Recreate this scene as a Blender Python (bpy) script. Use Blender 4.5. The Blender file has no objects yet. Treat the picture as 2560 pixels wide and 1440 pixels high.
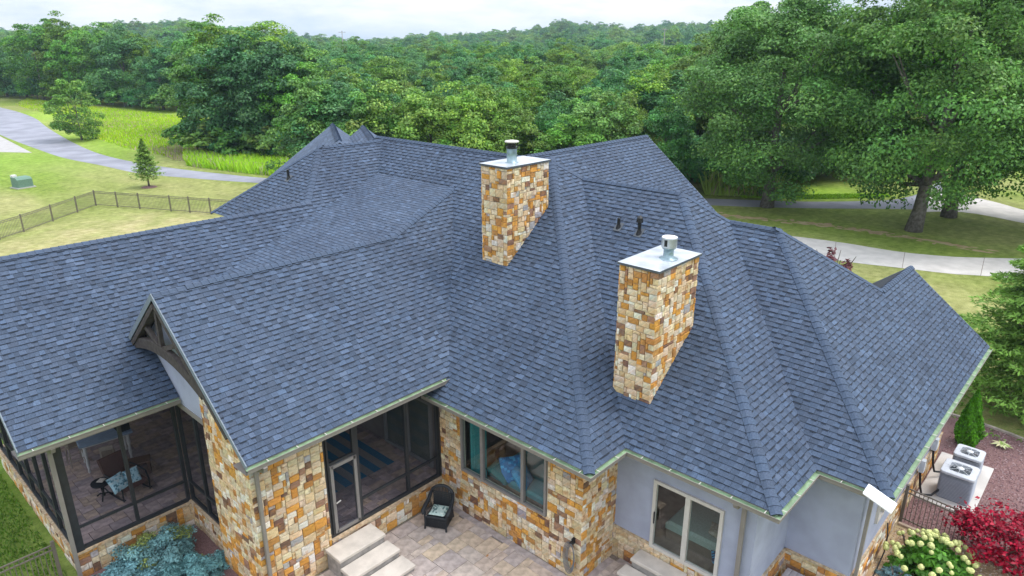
import bpy, math, random
import numpy as np
from mathutils import Vector, Matrix
R_ = math.radians
random.seed(7)
scene = bpy.context.scene
C = scene.collection

# ---------------------------------------------------------------- camera
CAMH = 13.55
cam_d = bpy.data.cameras.new('camera'); cam = bpy.data.objects.new('camera', cam_d); C.objects.link(cam)
cam.location = (0, 0, CAMH)
cam.rotation_euler = (R_(90 - 19.3467), 0, R_(42.4906 - 90))
cam_d.sensor_width = 36; cam_d.lens = 1745.89 / 2560 * 36
cam_d.clip_start = 0.1; cam_d.clip_end = 6000
scene.camera = cam
# ---------------------------------------------------------------- sky, sun, exposure
SUN_EL, SUN_AZ = 61, -42          # azimuth measured from +X towards +Y
world = bpy.data.worlds.new('World'); scene.world = world; world.use_nodes = True
wn, wl = world.node_tree.nodes, world.node_tree.links
wn.clear()
wout = wn.new('ShaderNodeOutputWorld'); bg = wn.new('ShaderNodeBackground'); bg.inputs['Strength'].default_value = 0.1
sky = wn.new('ShaderNodeTexSky'); sky.sky_type = 'NISHITA'; sky.sun_disc = False
sky.sun_elevation = R_(SUN_EL); sky.sun_rotation = R_(90 - SUN_AZ)
tc = wn.new('ShaderNodeTexCoord'); mp = wn.new('ShaderNodeMapping'); mp.inputs['Scale'].default_value = (1.0, 1.0, 4.5)
nz = wn.new('ShaderNodeTexNoise'); nz.inputs['Scale'].default_value = 4.5; nz.inputs['Detail'].default_value = 7; nz.inputs['Roughness'].default_value = 0.55
cr = wn.new('ShaderNodeValToRGB')
cr.color_ramp.elements[0].position = 0.4; cr.color_ramp.elements[0].color = (4.3, 5.0, 5.95, 1)
cr.color_ramp.elements[1].position = 0.58; cr.color_ramp.elements[1].color = (6.75, 6.8, 6.9, 1)
mx = wn.new('ShaderNodeMix'); mx.data_type = 'RGBA'; mx.inputs[0].default_value = 0.88
wl.new(tc.outputs['Generated'], mp.inputs['Vector']); wl.new(mp.outputs['Vector'], nz.inputs['Vector'])
wl.new(nz.outputs['Fac'], cr.inputs['Fac']); wl.new(sky.outputs['Color'], mx.inputs[6]); wl.new(cr.outputs['Color'], mx.inputs[7])
# overcast luminance: the cloud layer is brighter overhead than at the horizon
sx = wn.new('ShaderNodeSeparateXYZ'); wl.new(tc.outputs['Generated'], sx.inputs[0])
mr_ = wn.new('ShaderNodeMapRange'); mr_.inputs[1].default_value = 0; mr_.inputs[2].default_value = 1; mr_.inputs[3].default_value = 1.0; mr_.inputs[4].default_value = 2.9
wl.new(sx.outputs['Z'], mr_.inputs[0])
ml = wn.new('ShaderNodeVectorMath'); ml.operation = 'SCALE'; wl.new(mx.outputs[2], ml.inputs[0]); wl.new(mr_.outputs[0], ml.inputs['Scale'])
wl.new(ml.outputs[0], bg.inputs['Color']); wl.new(bg.outputs['Background'], wout.inputs['Surface'])
sun_d = bpy.data.lights.new('sun', 'SUN'); sun_d.energy = 1.5; sun_d.angle = R_(25); sun_d.color = (1, 0.95, 0.87)
sun = bpy.data.objects.new('sun', sun_d); C.objects.link(sun)
sv = Vector((math.cos(R_(SUN_EL)) * math.cos(R_(SUN_AZ)), math.cos(R_(SUN_EL)) * math.sin(R_(SUN_AZ)), math.sin(R_(SUN_EL))))
sun.rotation_euler = (-sv).to_track_quat('-Z', 'Y').to_euler()
scene.view_settings.view_transform = 'Standard'; scene.view_settings.look = 'None'
scene.view_settings.exposure = 0.68; scene.view_settings.gamma = 1
scene.render.engine = 'CYCLES'
scene.cycles.use_denoising = True
scene.cycles.max_bounces = 8; scene.cycles.transparent_max_bounces = 10; scene.cycles.volume_bounces = 0
scene.cycles.diffuse_bounces = 4

# ---------------------------------------------------------------- materials
def mat(name, col=(.5, .5, .5), rough=.85, var=.12, scale=6., attr=None, col2=None, bump=0., bscale=60., spec=.25, metal=0., detail=5., lo=.35, hi=.65, big=0.):
    """Principled surface; colour = col (or the per-face attribute), mottled towards col2 by noise in object space."""
    m = bpy.data.materials.new(name); m.use_nodes = True
    n, l = m.node_tree.nodes, m.node_tree.links
    p = n['Principled BSDF']; p.inputs['Roughness'].default_value = rough; p.inputs['Metallic'].default_value = metal
    p.inputs['Specular IOR Level'].default_value = spec
    t = n.new('ShaderNodeTexCoord'); ns = n.new('ShaderNodeTexNoise'); ns.inputs['Scale'].default_value = scale; ns.inputs['Detail'].default_value = detail
    l.new(t.outputs['Object'], ns.inputs['Vector'])
    rp = n.new('ShaderNodeValToRGB'); rp.color_ramp.elements[0].position = lo; rp.color_ramp.elements[1].position = hi
    l.new(ns.outputs['Fac'], rp.inputs['Fac'])
    if attr:
        a = n.new('ShaderNodeAttribute'); a.attribute_name = attr
        rp.color_ramp.elements[0].color = (1 - var,) * 3 + (1,); rp.color_ramp.elements[1].color = (1 + var,) * 3 + (1,)
        k = n.new('ShaderNodeMix'); k.data_type = 'RGBA'; k.blend_type = 'MULTIPLY'; k.inputs[0].default_value = 1
        l.new(a.outputs['Color'], k.inputs[6]); l.new(rp.outputs['Color'], k.inputs[7]); l.new(k.outputs[2], p.inputs['Base Color'])
        if big:                      # slow weathering over metres
            nb_ = n.new('ShaderNodeTexNoise'); nb_.inputs['Scale'].default_value = .55; nb_.inputs['Detail'].default_value = 5; l.new(t.outputs['Object'], nb_.inputs['Vector'])
            rb_ = n.new('ShaderNodeValToRGB'); rb_.color_ramp.elements[0].position = .3; rb_.color_ramp.elements[1].position = .7
            rb_.color_ramp.elements[0].color = (1 - big, 1 - big, 1 - big * .8, 1); rb_.color_ramp.elements[1].color = (1 + big,) * 3 + (1,); l.new(nb_.outputs['Fac'], rb_.inputs['Fac'])
            kb_ = n.new('ShaderNodeMix'); kb_.data_type = 'RGBA'; kb_.blend_type = 'MULTIPLY'; kb_.inputs[0].default_value = 1
            l.new(k.outputs[2], kb_.inputs[6]); l.new(rb_.outputs['Color'], kb_.inputs[7]); l.new(kb_.outputs[2], p.inputs['Base Color'])
        if col2:
            n2 = n.new('ShaderNodeTexNoise'); n2.inputs['Scale'].default_value = scale * .6; n2.inputs['Detail'].default_value = 4
            l.new(t.outputs['Object'], n2.inputs['Vector'])
            r2 = n.new('ShaderNodeValToRGB'); r2.color_ramp.elements[0].position = .52; r2.color_ramp.elements[1].position = .72
            r2.color_ramp.elements[1].color = (.75, .75, .75, 1)
            l.new(n2.outputs['Fac'], r2.inputs['Fac'])
            k2 = n.new('ShaderNodeMix'); k2.data_type = 'RGBA'; k2.inputs[7].default_value = (*col2, 1)
            l.new(r2.outputs['Color'], k2.inputs[0]); l.new(k.outputs[2], k2.inputs[6]); l.new(k2.outputs[2], p.inputs['Base Color'])
    else:
        c2 = col2 or tuple(c * (1 + var) for c in col); c1 = col if col2 else tuple(c * (1 - var) for c in col)
        rp.color_ramp.elements[0].color = (*c1, 1); rp.color_ramp.elements[1].color = (*c2, 1)
        l.new(rp.outputs['Color'], p.inputs['Base Color'])
    if bump:
        b = n.new('ShaderNodeBump'); b.inputs['Strength'].default_value = bump; b.inputs['Distance'].default_value = .01
        nb = n.new('ShaderNodeTexNoise'); nb.inputs['Scale'].default_value = bscale; nb.inputs['Detail'].default_value = 4
        l.new(t.outputs['Object'], nb.inputs['Vector']); l.new(nb.outputs['Fac'], b.inputs['Height']); l.new(b.outputs['Normal'], p.inputs['Normal'])
    return m

def leaf_mat(name, trans=.27, rough=.5, spec=.3, vary=(.72, 1.22)):
    m = bpy.data.materials.new(name); m.use_nodes = True
    n, l = m.node_tree.nodes, m.node_tree.links
    p = n['Principled BSDF']; p.inputs['Roughness'].default_value = rough; p.inputs['Specular IOR Level'].default_value = spec
    at_ = n.new('ShaderNodeAttribute'); at_.attribute_name = 'tint'
    oi = n.new('ShaderNodeObjectInfo'); hs = n.new('ShaderNodeHueSaturation'); l.new(at_.outputs['Color'], hs.inputs['Color'])     # each plant a little different
    for sk, lo_, hi_ in (('Value', *vary), ('Hue', .493, .508), ('Saturation', 1.0, 1.14)):
        mr = n.new('ShaderNodeMapRange'); mr.inputs[3].default_value = lo_; mr.inputs[4].default_value = hi_
        wv = n.new('ShaderNodeMath'); wv.operation = 'FRACT'; mu = n.new('ShaderNodeMath'); mu.operation = 'MULTIPLY'; mu.inputs[1].default_value = {'Value': 1., 'Hue': 7.3, 'Saturation': 13.7}[sk]
        l.new(oi.outputs['Random'], mu.inputs[0]); l.new(mu.outputs[0], wv.inputs[0]); l.new(wv.outputs[0], mr.inputs[0]); l.new(mr.outputs[0], hs.inputs[sk])
    a = hs; l.new(a.outputs['Color'], p.inputs['Base Color'])
    tr = n.new('ShaderNodeBsdfTranslucent'); l.new(a.outputs['Color'], tr.inputs['Color'])
    mixs = n.new('ShaderNodeMixShader'); mixs.inputs[0].default_value = trans
    l.new(p.outputs[0], mixs.inputs[1]); l.new(tr.outputs[0], mixs.inputs[2]); l.new(mixs.outputs[0], n['Material Output'].inputs['Surface'])
    return m

def sheet_mat(name, tint, clear, gloss=.0, rough=.05, dark=(.02, .025, .03)):
    """window glass and insect screen: partly see-through, partly dark or mirror-like"""
    m = bpy.data.materials.new(name); m.use_nodes = True
    n, l = m.node_tree.nodes, m.node_tree.links; n.remove(n['Principled BSDF'])
    tr = n.new('ShaderNodeBsdfTransparent'); tr.inputs['Color'].default_value = (*tint, 1)
    d = n.new('ShaderNodeBsdfDiffuse'); d.inputs['Color'].default_value = (*dark, 1)
    s = n.new('ShaderNodeMixShader'); s.inputs[0].default_value = clear
    l.new(d.outputs[0], s.inputs[1]); l.new(tr.outputs[0], s.inputs[2]); last = s
    if gloss:
        g = n.new('ShaderNodeBsdfGlossy'); g.inputs['Roughness'].default_value = rough
        s2 = n.new('ShaderNodeMixShader'); s2.inputs[0].default_value = gloss; l.new(s.outputs[0], s2.inputs[1]); l.new(g.outputs[0], s2.inputs[2]); last = s2
    l.new(last.outputs[0], n['Material Output'].inputs['Surface'])
    return m

M = {}
M['shingle'] = mat('shingle', attr='tint', big=.13, var=.22, scale=34, rough=.8, bump=.35, bscale=140, spec=.3, lo=.3, hi=.7)
M['deck'] = mat('roof_deck', (.03, .035, .045), var=.2, scale=20)
M['stone'] = mat('stone', attr='tint', var=.24, scale=11, rough=.88, bump=.5, bscale=28, spec=.18, col2=(.36, .16, .045), detail=8)
M['mortar'] = mat('mortar', (.56, .495, .40), var=.12, scale=25, bump=.3, bscale=90)
M['stucco'] = mat('stucco', (.335, .36, .465), var=.085, scale=1.6, rough=.95, bump=.45, bscale=120, spec=.1)
M['taupe'] = mat('taupe_metal', (.22, .2, .185), var=.06, scale=4, rough=.5, spec=.4)
M['sage'] = mat('gutter_inside', (.19, .285, .17), var=.2, scale=5, rough=.55, spec=.4)
M['rake'] = mat('rake_board', (.17, .2, .235), var=.06, rough=.6)
M['timber'] = mat('dark_timber', (.065, .055, .052), var=.25, scale=9, rough=.75, bump=.2, bscale=40)
M['bronze'] = mat('bronze_frame', (.028, .03, .034), var=.15, rough=.45, spec=.4)
M['greyframe'] = mat('grey_frame', (.2, .185, .18), var=.06, rough=.5, spec=.4)
M['whiteframe'] = mat('cream_frame', (.52, .49, .46), var=.05, rough=.5, spec=.4)
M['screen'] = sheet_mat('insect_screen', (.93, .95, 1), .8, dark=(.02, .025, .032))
M['glass'] = sheet_mat('glass', (.82, .93, .92), .94, gloss=.11, rough=.02)
M['white'] = mat('white_paint', (.78, .78, .79), var=.03, rough=.4, spec=.4)
M['cap'] = mat('chimney_cap', (.42, .45, .49), var=.22, scale=2.3, rough=.32, spec=.5, metal=.25)
M['capedge'] = mat('cap_edge', (.075, .085, .1), var=.1, rough=.5)
M['galv'] = mat('galvanised_flue', (.24, .33, .37), var=.12, scale=9, rough=.38, spec=.5, metal=.5)
M['black'] = mat('black_plastic', (.012, .013, .016), var=.2, rough=.45, spec=.4)
M['concrete'] = mat('concrete', (.52, .49, .465), var=.09, scale=1.2, rough=.9, bump=.2, bscale=40)
M['old_concrete'] = mat('old_concrete', (.36, .345, .34), var=.1, scale=1.2, rough=.9)
M['tread'] = mat('cast_stone', (.52, .47, .42), var=.1, scale=3, rough=.85, bump=.25, bscale=50)
M['riser'] = mat('weathered_stone', (.28, .26, .245), var=.2, scale=6, rough=.9, bump=.3)
M['paver'] = mat('paver', attr='tint', var=.22, scale=5, rough=.88, bump=.35, bscale=50, spec=.2)
M['joint'] = mat('paver_joint', (.21, .175, .15), var=.3, scale=30)
M['asphalt'] = mat('asphalt', (.235, .24, .28), var=.16, scale=.35, rough=.9, detail=9, bump=.2)
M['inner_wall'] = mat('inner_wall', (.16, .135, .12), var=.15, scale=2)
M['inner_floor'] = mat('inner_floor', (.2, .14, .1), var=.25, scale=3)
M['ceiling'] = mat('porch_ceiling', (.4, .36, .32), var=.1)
M['bark'] = mat('bark', (.10, .085, .075), col2=(.2, .185, .17), scale=5, rough=.95, bump=.8, bscale=18)
M['leaf'] = leaf_mat('leaf'); M['needle'] = leaf_mat('needle', .2, .6, .25, (.95, 1.05)); M['oak_leaf'] = leaf_mat('oak_leaf', .3, .5, .3, (.96, 1.04))
M['tint'] = mat('painted', attr='tint', var=.08, scale=8, rough=.75)
M['fabric'] = mat('fabric', attr='tint', var=.1, scale=30, rough=.95, spec=.1, bump=.2)
M['wicker'] = mat('wicker', (.018, .021, .026), var=.35, scale=60, rough=.5, spec=.4, bump=.6, bscale=90)
M['fence'] = mat('fence_metal', (.14, .12, .10), var=.1, rough=.5, spec=.35)
M['mulch'] = mat('mulch', (.13, .075, .075), col2=(.23, .135, .13), scale=22, rough=.95, bump=.8, bscale=45)
M['gravel'] = mat('gravel', attr='tint', var=.15, scale=30, rough=.9)
M['dirt'] = mat('bare_soil', (.33, .22, .13), col2=(.42, .33, .2), scale=1.5, rough=.95)

# ---------------------------------------------------------------- mesh helpers
def link(o, parent=None):
    C.objects.link(o)
    if parent is not None: o.parent = parent
    return o
def empty(name, loc=(0, 0, 0), rz=0):
    o = bpy.data.objects.new(name, None); o.location = loc; o.rotation_euler = (0, 0, rz); o.empty_display_size = .2
    C.objects.link(o); return o
def tag(o, label=None, cat=None, group=None, kind=None):
    for k, v in (('label', label), ('category', cat), ('group', group), ('kind', kind)):
        if v: o[k] = v
    return o

class MB:
    """collects polygons with a colour each; build() makes ONE mesh object"""
    def __init__(s): s.v, s.f, s.c, s.m = [], [], [], []
    def poly(s, pts, col=(1, 1, 1), mi=0):
        b = len(s.v); s.v += [tuple(p) for p in pts]; s.f.append(tuple(range(b, b + len(pts)))); s.c.append(col); s.m.append(mi)
    def faces(s, pts, fs, col=(1, 1, 1), mi=0):
        b = len(s.v); s.v += [tuple(p) for p in pts]
        for f in fs: s.f.append(tuple(b + i for i in f)); s.c.append(col); s.m.append(mi)
    def box(s, x0, x1, y0, y1, z0, z1, col=(1, 1, 1), mi=0, ch=0.):
        if ch:
            return s.cbox(x0, x1, y0, y1, z0, z1, ch, col, mi)
        s.faces([(x0, y0, z0), (x1, y0, z0), (x1, y1, z0), (x0, y1, z0), (x0, y0, z1), (x1, y0, z1), (x1, y1, z1), (x0, y1, z1)],
                [(0, 3, 2, 1), (4, 5, 6, 7), (0, 1, 5, 4), (1, 2, 6, 5), (2, 3, 7, 6), (3, 0, 4, 7)], col, mi)
    def cbox(s, x0, x1, y0, y1, z0, z1, ch, col=(1, 1, 1), mi=0):
        a, b = [], []
        L = [(x0, y0), (x1, y0), (x1, y1), (x0, y1)]
        i = [(x0 + ch, y0 + ch), (x1 - ch, y0 + ch), (x1 - ch, y1 - ch), (x0 + ch, y1 - ch)]
        P = [(*q, z0) for q in L] + [(*q, z1 - ch) for q in L] + [(*q, z1) for q in i]
        s.faces(P, [(3, 2, 1, 0)] + [(k, (k + 1) % 4, 4 + (k + 1) % 4, 4 + k) for k in range(4)] + [(4 + k, 4 + (k + 1) % 4, 8 + (k + 1) % 4, 8 + k) for k in range(4)] + [(8, 9, 10, 11)], col, mi)
    def bar(s, p, q, w, h=None, col=(1, 1, 1), mi=0, up=(0, 0, 1)):
        p, q = Vector(p), Vector(q); d = (q - p).normalized(); h = h or w
        u = Vector(up)
        if abs(d.dot(u)) > .98: u = Vector((1, 0, 0))
        a = d.cross(u).normalized() * w / 2; b = a.cross(d).normalized() * h / 2
        P = [p - a - b, p + a - b, p + a + b, p - a + b, q - a - b, q + a - b, q + a + b, q - a + b]
        s.faces(P, [(0, 3, 2, 1), (4, 5, 6, 7), (0, 1, 5, 4), (1, 2, 6, 5), (2, 3, 7, 6), (3, 0, 4, 7)], col, mi)
    def tube(s, pts, rad, n=8, col=(1, 1, 1), mi=0, cap=True):
        pts = [Vector(p) for p in pts]; k = len(pts)
        if not hasattr(rad, '__len__'): rad = [rad] * k
        b = len(s.v); prev = None
        for i, p in enumerate(pts):
            d = (pts[min(i + 1, k - 1)] - pts[max(i - 1, 0)]).normalized()
            if prev is None:
                prev = Vector((1, 0, 0)) if abs(d.x) < .9 else Vector((0, 1, 0))
            a = (prev - d * prev.dot(d)).normalized(); prev = a; c = d.cross(a)
            s.v += [tuple(p + (a * math.cos(2 * math.pi * j / n) + c * math.sin(2 * math.pi * j / n)) * rad[i]) for j in range(n)]
        for i in range(k - 1):
            for j in range(n):
                s.f.append((b + i * n + j, b + i * n + (j + 1) % n, b + (i + 1) * n + (j + 1) % n, b + (i + 1) * n + j)); s.c.append(col); s.m.append(mi)
        if cap:
            s.f.append(tuple(b + j for j in range(n))[::-1]); s.c.append(col); s.m.append(mi)
            s.f.append(tuple(b + (k - 1) * n + j for j in range(n))); s.c.append(col); s.m.append(mi)
    def lathe(s, prof, n=20, cx=0, cy=0, col=(1, 1, 1), mi=0):
        b = len(s.v)
        for r, z in prof: s.v += [(cx + r * math.cos(2 * math.pi * j / n), cy + r * math.sin(2 * math.pi * j / n), z) for j in range(n)]
        for i in range(len(prof) - 1):
            for j in range(n):
                s.f.append((b + i * n + j, b + i * n + (j + 1) % n, b + (i + 1) * n + (j + 1) % n, b + (i + 1) * n + j)); s.c.append(col); s.m.append(mi)
        s.f.append(tuple(b + j for j in range(n))[::-1]); s.c.append(col); s.m.append(mi)
        s.f.append(tuple(b + (len(prof) - 1) * n + j for j in range(n))); s.c.append(col); s.m.append(mi)
    def mesh(s, name, mats, smooth=False):
        me = bpy.data.meshes.new(name); me.from_pydata(s.v, [], s.f)
        for m in (mats if isinstance(mats, (list, tuple)) else [mats]): me.materials.append(M[m] if isinstance(m, str) else m)
        a = me.attributes.new('tint', 'FLOAT_COLOR', 'FACE')
        a.data.foreach_set('color', np.array([(*c, 1) for c in s.c], np.float32).ravel())
        me.polygons.foreach_set('material_index', s.m)
        if smooth: me.polygons.foreach_set('use_smooth', [True] * len(s.f))
        me.update(); return me
    def build(s, name, mats, parent=None, smooth=False, loc=None):
        o = bpy.data.objects.new(name, s.mesh(name, mats, smooth))
        if loc: o.location = loc
        return link(o, parent)

def obj(name, me, parent=None, loc=(0, 0, 0), rz=0, sc=1):
    o = bpy.data.objects.new(name, me); o.location = loc; o.rotation_euler = (0, 0, rz); o.scale = (sc,) * 3 if not hasattr(sc, '__len__') else sc
    return link(o, parent)

def clip(poly, conv):
    """Sutherland-Hodgman: poly and convex counter-clockwise conv, both 2-D"""
    out = poly
    for i in range(len(conv)):
        a, b = conv[i], conv[(i + 1) % len(conv)]
        ex, ey = b[0] - a[0], b[1] - a[1]
        src, out = out, []
        if not src: return []
        for k in range(len(src)):
            p, q = src[k - 1], src[k]
            dp = ex * (p[1] - a[1]) - ey * (p[0] - a[0]); dq = ex * (q[1] - a[1]) - ey * (q[0] - a[0])
            if (dp >= 0) != (dq >= 0):
                t = dp / (dp - dq); out.append((p[0] + t * (q[0] - p[0]), p[1] + t * (q[1] - p[1])))
            if dq >= 0: out.append(q)
    return out
def area2(p): return sum(p[i - 1][0] * p[i][1] - p[i][0] * p[i - 1][1] for i in range(len(p))) / 2
def ccw(p): return p if area2(p) > 0 else p[::-1]

FWD = Vector((math.cos(R_(42.4906)) * math.cos(R_(19.3467)), math.sin(R_(42.4906)) * math.cos(R_(19.3467)), -math.sin(R_(19.3467))))
RGT = Vector((math.sin(R_(42.4906)), -math.cos(R_(42.4906)), 0)); UPV = RGT.cross(FWD)
def inview(p, m=1.):
    q = Vector(p) - Vector((0, 0, CAMH)); z = q.dot(FWD)
    if z < 1: return 0
    x, y = q.dot(RGT) / z * 1745.89, q.dot(UPV) / z * 1745.89
    return 1 / z ** 2 if abs(x) < 1270 * m and abs(y) < 710 * m else 0
# ================================================================ THE HOUSE
house = tag(empty('house', (16, 14, 0)), 'large stone and blue-grey stucco house under a sprawling dark shingle roof', 'house')
HOFF = Matrix.Translation((-16, -14, 0))
def hpart(o):                       # meshes are built in world coordinates and hung under the house
    o.parent = house; o.matrix_parent_inverse = HOFF; return o
def hb(mb, name, mats, smooth=False): return hpart(mb.build(name, mats, None, smooth))
def sub(o, parent):
    o.parent = parent; return o

P8 = .8; KK = math.sqrt(1 + P8 * P8)
ZR, ZW = 3.98, 4.45                 # roof-edge heights: main house, porch wings
class Plane:
    """roof slope: face 'u' looks to -x, face 'v' looks to -y; pieces are convex xy polygons"""
    def __init__(s, face, e0, z0, pieces, pitch=P8, seed=0):
        s.face, s.e0, s.z0, s.p, s.seed = face, e0, z0, pitch, seed; s.k = math.sqrt(1 + pitch * pitch)
        s.pieces = [ccw([s.st(*q) for q in pc]) for pc in pieces]
        if face == 'u': s.sd, s.td, s.n = Vector((0, -1, 0)), Vector((1, 0, pitch)) / s.k, Vector((-pitch, 0, 1)) / s.k
        else: s.sd, s.td, s.n = Vector((1, 0, 0)), Vector((0, 1, pitch)) / s.k, Vector((0, -pitch, 1)) / s.k
        s.o = Vector((e0, 0, z0)) if face == 'u' else Vector((0, e0, z0))
    def st(s, x, y): return (-y, (x - s.e0) * s.k) if s.face == 'u' else (x, (y - s.e0) * s.k)
    def at(s, a, t, h=0): return s.o + s.sd * a + s.td * t + s.n * h

X1, X2, X3, XF = 11.6, 13.11, 15.38, 25.95
Y1, Y2, Y3 = 8.15, 4.27, 2.66
r1, r2, r3 = (X1 + XF) / 2, (X2 + XF) / 2, (X3 + XF) / 2
z1, z2, z3 = ZR + P8 * (r1 - X1), ZR + P8 * (r2 - X2), ZR + P8 * (r3 - X3)
A1, A2, A3 = (r1, Y1 + r1 - X1, z1), (r2, Y2 + r2 - X2, z2), (r3, Y3 + r3 - X3, z3)
B12 = (r2, Y1 + r2 - X2, z2); B23 = (r3, Y2 + r3 - X3, z3)
YF, YL, GX, LX = 13.65, 18.16, 5.97, 2.62       # porch wings: eaves and gable ends
YFR, YLR = 17.65, 22.62                          # their ridges
zfr, zlr = ZW + P8 * (YFR - YF), ZW + P8 * (YLR - YL)
q_ = .235; cx0 = 13.5                            # the shallow cricket slope between them
cxm = (zfr - ZR + P8 * X1 - q_ * cx0) / (P8 - q_); czm = ZR + P8 * (cxm - X1)
cyf = YF + (czm - ZW) / P8; cyl = YL + (czm - ZW) / P8
ty = (zfr + P8 * YFR - ZW + P8 * YL) / (2 * P8); tz = ZW + P8 * (ty - YL); tx = cx0 + (tz - zfr) / q_
cxr = cx0 + (zlr - zfr) / q_
ylr2 = 24.64; zl2 = ZW + P8 * (ylr2 - YL); A4 = (15.55, ylr2, zl2)
dz = ylr2 - YLR
ex4, ez4 = 12.3, zl2 - P8 * (15.55 - 12.3)
vm = X1 + (zl2 - ZR) / P8
xv0 = X1 + (ZW - ZR) / P8 + (14.15 - YF)
planes = dict(
    mainU=Plane('u', X1, ZR, [[(X1, Y1), (X1, 14.15), (xv0, 14.15), (xv0, Y1 + xv0 - X1)], [(xv0, Y1 + xv0 - X1), (xv0, 14.15), (cxm, cyf), (cxm, Y1 + cxm - X1)],
                              [(cxm, Y1 + cxm - X1), (cxm, cyl), (vm, ylr2), (r1, ylr2 + r1 - vm), (r1, A1[1])]], seed=1),
    s1V=Plane('v', Y1, ZR, [[(X1, Y1), (X2, Y1), B12[:2], A1[:2]]], seed=2),
    s2U=Plane('u', X2, ZR, [[(X2, Y2), (X2, Y1), B12[:2], A2[:2]]], seed=3),
    s2V=Plane('v', Y2, ZR, [[(X2, Y2), (X3, Y2), B23[:2], A2[:2]]], seed=4),
    s3U=Plane('u', X3, ZR, [[(X3, Y3), (X3, Y2), B23[:2], A3[:2]]], seed=5),
    s3V=Plane('v', Y3, ZR, [[(X3, Y3), (26.5, Y3), (26.5, 5.43), (X3 + 5.43 - Y3, 5.43)], [(X3 + 5.43 - Y3, 5.43), (2 * r3 - X3 - 5.43 + Y3, 5.43), A3[:2]]], seed=6),
    backV=Plane('v', 9.525, ZR, [[(r1, 16.7), (XF, 9.525), (27, 9.525), (27, 16.7)]], seed=7),
    frontV=Plane('v', YF, ZW, [[(GX, YF), (xv0 - .5, YF), (xv0 - .5 + YFR - YF, YFR), (GX, YFR)], [(cx0, YFR), (xv0 - .5 + YFR - YF, YFR), (cxm, cyf)]], seed=8),
    leftV=Plane('v', YL, ZW, [[(LX, YL), (6.4, YL), (6.4, ty), (LX, ty)], [(LX, ty), (tx, ty), (cxr, YLR), (LX, YLR)],
                              [(15.55 - dz, YLR), (cxr, YLR), (cxm, cyl), (vm, ylr2), (15.55, ylr2)]], seed=9),
    cricket=Plane('u', cx0, zfr, [[(tx, ty), (cxm, cyl), (cxm, cyf), (cx0, YFR)]], pitch=q_, seed=10),
    leftU=Plane('u', ex4, ez4, [[(15.55, ylr2), (ex4, ylr2 + 15.55 - ex4), (ex4, YLR + (15.55 - dz - ex4)), (15.55 - dz, YLR)]], seed=11),
)
# ---- roof deck (under the shingles) as one part
rd = MB()
for pl in planes.values():
    for pc in pl.pieces: rd.poly([pl.at(a, t, -.004) for a, t in (pc if pl.face == 'v' or True else pc)])
def sl(pts): rd.poly(pts, mi=0)
zq = lambda x: ZR + P8 * (XF - x)
sl([(XF, 24.95, ZR), (XF, Y3, ZR), (r3, A3[1], z3), B23, A2, B12, A1, (r1, 24.95, z1)])                 # far slope
sl([(r1, 16.7, z1), (27, 16.7, z1), (27, 23.9, ZR), (XF, 23.9, ZR)])
sl([(2 * r3 - X3 - 5.43 + Y3, 5.43, z3 - P8 * (A3[1] - 5.43)), (26.5, 5.43, ZR + P8 * (5.43 - Y3)), (26.5, 8.2, ZR), (XF, 8.2, ZR)])
sl([(GX, YFR, zfr), (cx0, YFR, zfr), (tx, ty, tz), (GX, ty, tz)])
sl([(LX, YLR, zlr), (15.55 - dz, YLR, zlr), (10.3, 27.1, ZW - .02), (LX, 27.1, ZW - .02)])
sl([A4, (vm, ylr2, zl2), (vm + 3.25, ylr2 + 3.25, ez4), (ex4, ylr2 + 3.25, ez4)])
sl([(r1, 24.95, z1), (r1, 28, z1 - 2.7), (XF, 28, ZR - .3), (XF, 24.95, ZR)])
deck = hb(rd, 'roof', 'deck')

# ---- shingles: courses of raised and low tabs, each tab a wedge with its own tint
EXPO = .15; WID = (.13, .16, .19, .22, .25)
BASE = np.array((.055, .079, .125))
rows, cand = MB(), []
def tint(lo, hi, rng):
    k = rng.uniform(lo, hi); w = rng.uniform(-.05, .05)
    return (BASE[0] * k * (1 + w), BASE[1] * k, BASE[2] * k * (1 - w * .6))
def tab(mb, pl, conv, s0, s1, t0, col, hi, band):
    c = clip([(s0, t0), (s1, t0), (s1, t0 + EXPO + .012), (s0, t0 + EXPO + .012)], conv)
    if len(c) < 3 or abs(area2(c)) < 4e-4: return
    if pl.p < .5 and pl.p > 0: hi *= .55
    h = lambda t: hi - (hi - .003) * (t - t0) / (EXPO + .012)
    top = [pl.at(a, t, h(t)) for a, t in c]; low = [pl.at(a, t, 0) for a, t in c]; n = len(c)
    dark = tuple(x * (.3 if pl.p > .5 or pl.p == 0 else .5) for x in col)  # cricket edges coloured paler, imitating how its flatter pitch catches the sky
    mb.poly(top, col)
    for i in range(n):
        j = (i + 1) % n
        if min(c[i][1], c[j][1]) > t0 + EXPO * .9: continue
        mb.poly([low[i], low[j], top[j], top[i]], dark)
    if True:
        bw = (.036 if band else .013) if pl.p > .5 else .02 if band else .01  # narrower dark bands on the cricket paint in the same brightness
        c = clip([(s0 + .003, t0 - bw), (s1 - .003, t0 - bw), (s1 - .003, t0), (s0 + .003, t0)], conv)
        if len(c) >= 3 and abs(area2(c)) > 2e-4: mb.poly([pl.at(a, t, .0072 + .012 * max(0, t0 - t) / .036) for a, t in c], tuple(x * .26 for x in BASE))
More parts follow.
